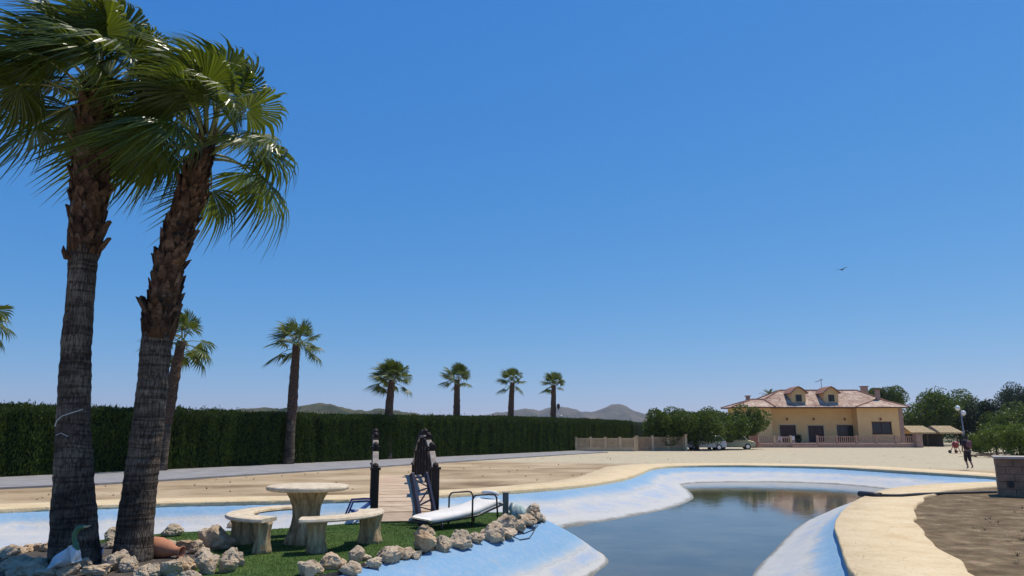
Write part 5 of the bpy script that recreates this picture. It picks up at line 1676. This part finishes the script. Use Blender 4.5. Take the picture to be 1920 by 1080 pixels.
skinned('shirt', [V[i] for i in (0, 1, 2, 3, 7, 8, 11, 12)], [(0, 1), (1, 2), (2, 3), (3, 4), (4, 5), (3, 6), (6, 7)], [(.17, .125), (.165, .115), (.175, .12), (.155, .105), .08, .065, .08, .065], 'shirt_dark', pe, 2, 0)
skinned('trousers', [(0, 0, .97)] + [V[i] for i in (15, 16, 19, 20)] + [(-.082, .03, .34), (.08, -.08, .36)], [(0, 1), (1, 2), (0, 3), (3, 4), (2, 5), (4, 6)], [(.165, .12), .105, .085, .105, .085, .075, .075], 'trousers_dark', pe, 2, 0)
skinned('hair', [(0, -.015, 1.54), (0, -.01, 1.63), (0, .0, 1.69)], [(0, 1), (1, 2)], [(.075, .07), (.095, .10), (.06, .07)], 'hair', pe, 2, 1)
MB().box((.03, -.17, 1.27), (.26, .13, .34)).build('backpack', 'bag_pink', pe, False, .05, 3)

# ------------------------------------------------------------------ dry branches, bird
p = G(1858, 858, 0)
mb = MB(); rg = random.Random(3)
for k in range(70):
    a = rg.uniform(0, 6.28); c = Vector((rg.gauss(0, .8), rg.gauss(0, .7), rg.uniform(.03, .35)))
    d = Vector((math.cos(a), math.sin(a), rg.uniform(-.2, .3))) * rg.uniform(.3, .7)
    mb.tube([c - d, c + Vector((0, 0, .05)), c + d], [.025, .02, .008], 5)
o = mb.build('branch_pile', 'twig'); o.location = p
tag(o, 'heap of dry dark branches on the ground before the bright bushes', 'branches', None, 'stuff')
p = A(1578, 506, 70)
o = empty('flying_bird', p, .6, 'small dark bird gliding high in the clear sky', 'bird')
skinned('body', [(-.30, 0, 0), (-.05, 0, 0), (.18, 0, .02), (.30, 0, .04)], [(0, 1), (1, 2), (2, 3)], [(.04, .015), .06, .055, .025], 'bird_dark', o, 1, 1)
for s in (-1, 1):
    mb = MB(); mb.add([(.12, s * .03, .03), (.16, s * .32, .16), (.02, s * .62, .20), (-.04, s * .32, .13), (-.08, s * .03, .02)], [(0, 1, 3, 4), (1, 2, 3)])
    w_ = mb.build('wing', 'bird_dark', o); w_.modifiers.new('s', 'SOLIDIFY').thickness = .015

# ------------------------------------------------------------------ dry weeds and pebbles on the bare ground
def scatter():
    n = 800
    C = []
    for k in range(n):
        if k % 5 == 0:
            u, v = NP.uniform(1690, 1920), NP.uniform(940, 1080)
        else:
            u, v = NP.uniform(0, 1860), NP.uniform(852, 945)
        p = G(u, v, 0); C.append((p.x, p.y))
    Q = np.array(C)
    d, ins = seg_dist(Q, resample(POND, .4))
    s = (Q - np.array([H0.x, H0.y])) @ np.array([hd_n.x, hd_n.y])
    Q = Q[(~ins) & (d > 2.3) & (s > 6) & (Q[:, 1] < 95)]
    mb = MB(); mt = MB()
    for x, y in Q:
        if random.random() < .7:
            r = random.uniform(.008, .028) * (1 + y / 60)
            a = random.random() * 6
            vs = [(x + r * math.cos(a + i * 1.57) * random.uniform(.7, 1.2), y + r * math.sin(a + i * 1.57), -.01) for i in range(4)] + [(x, y, r * random.uniform(.5, .9))]
            mb.add(vs, [(0, 1, 4), (1, 2, 4), (2, 3, 4), (3, 0, 4)])
        else:
            for j in range(7):
                a = random.random() * 6.28; l = random.uniform(.05, .14); w = .006 + y * .0002
                e = (x + math.cos(a) * l * .8, y + math.sin(a) * l * .8, l * random.uniform(.3, .9))
                mt.add([(x - w * math.sin(a), y + w * math.cos(a), -.005), (x + w * math.sin(a), y - w * math.cos(a), -.005), e], [(0, 1, 2)])
    tag(mb.build('pebbles', 'limestone'), 'loose pebbles scattered over the bare ground', 'pebbles', None, 'stuff')
    tag(mt.build('dry_weeds', 'twig'), 'thin dry weeds dotted over the bare ground', 'weeds', None, 'stuff')
scatter()

# ------------------------------------------------------------------ air: summer haze between here and the hills
mb = MB(); mb.b2(-4200, 4200, -300, 3700, -12, 130)
hz = mb.build('haze', None); tag(hz, 'thin bluish summer haze in the air', 'haze', None, 'stuff')
m = bpy.data.materials.new('haze'); m.use_nodes = True
nt = m.node_tree; nt.nodes.clear()
ho = nt.nodes.new('ShaderNodeOutputMaterial'); hv = nt.nodes.new('ShaderNodeVolumePrincipled')
hv.inputs['Color'].default_value = (.80, .90, .97, 1)
hv.inputs['Density'].default_value = .00013
hv.inputs['Anisotropy'].default_value = .35
nt.links.new(hv.outputs[0], ho.inputs['Volume'])
hz.data.materials.append(m)
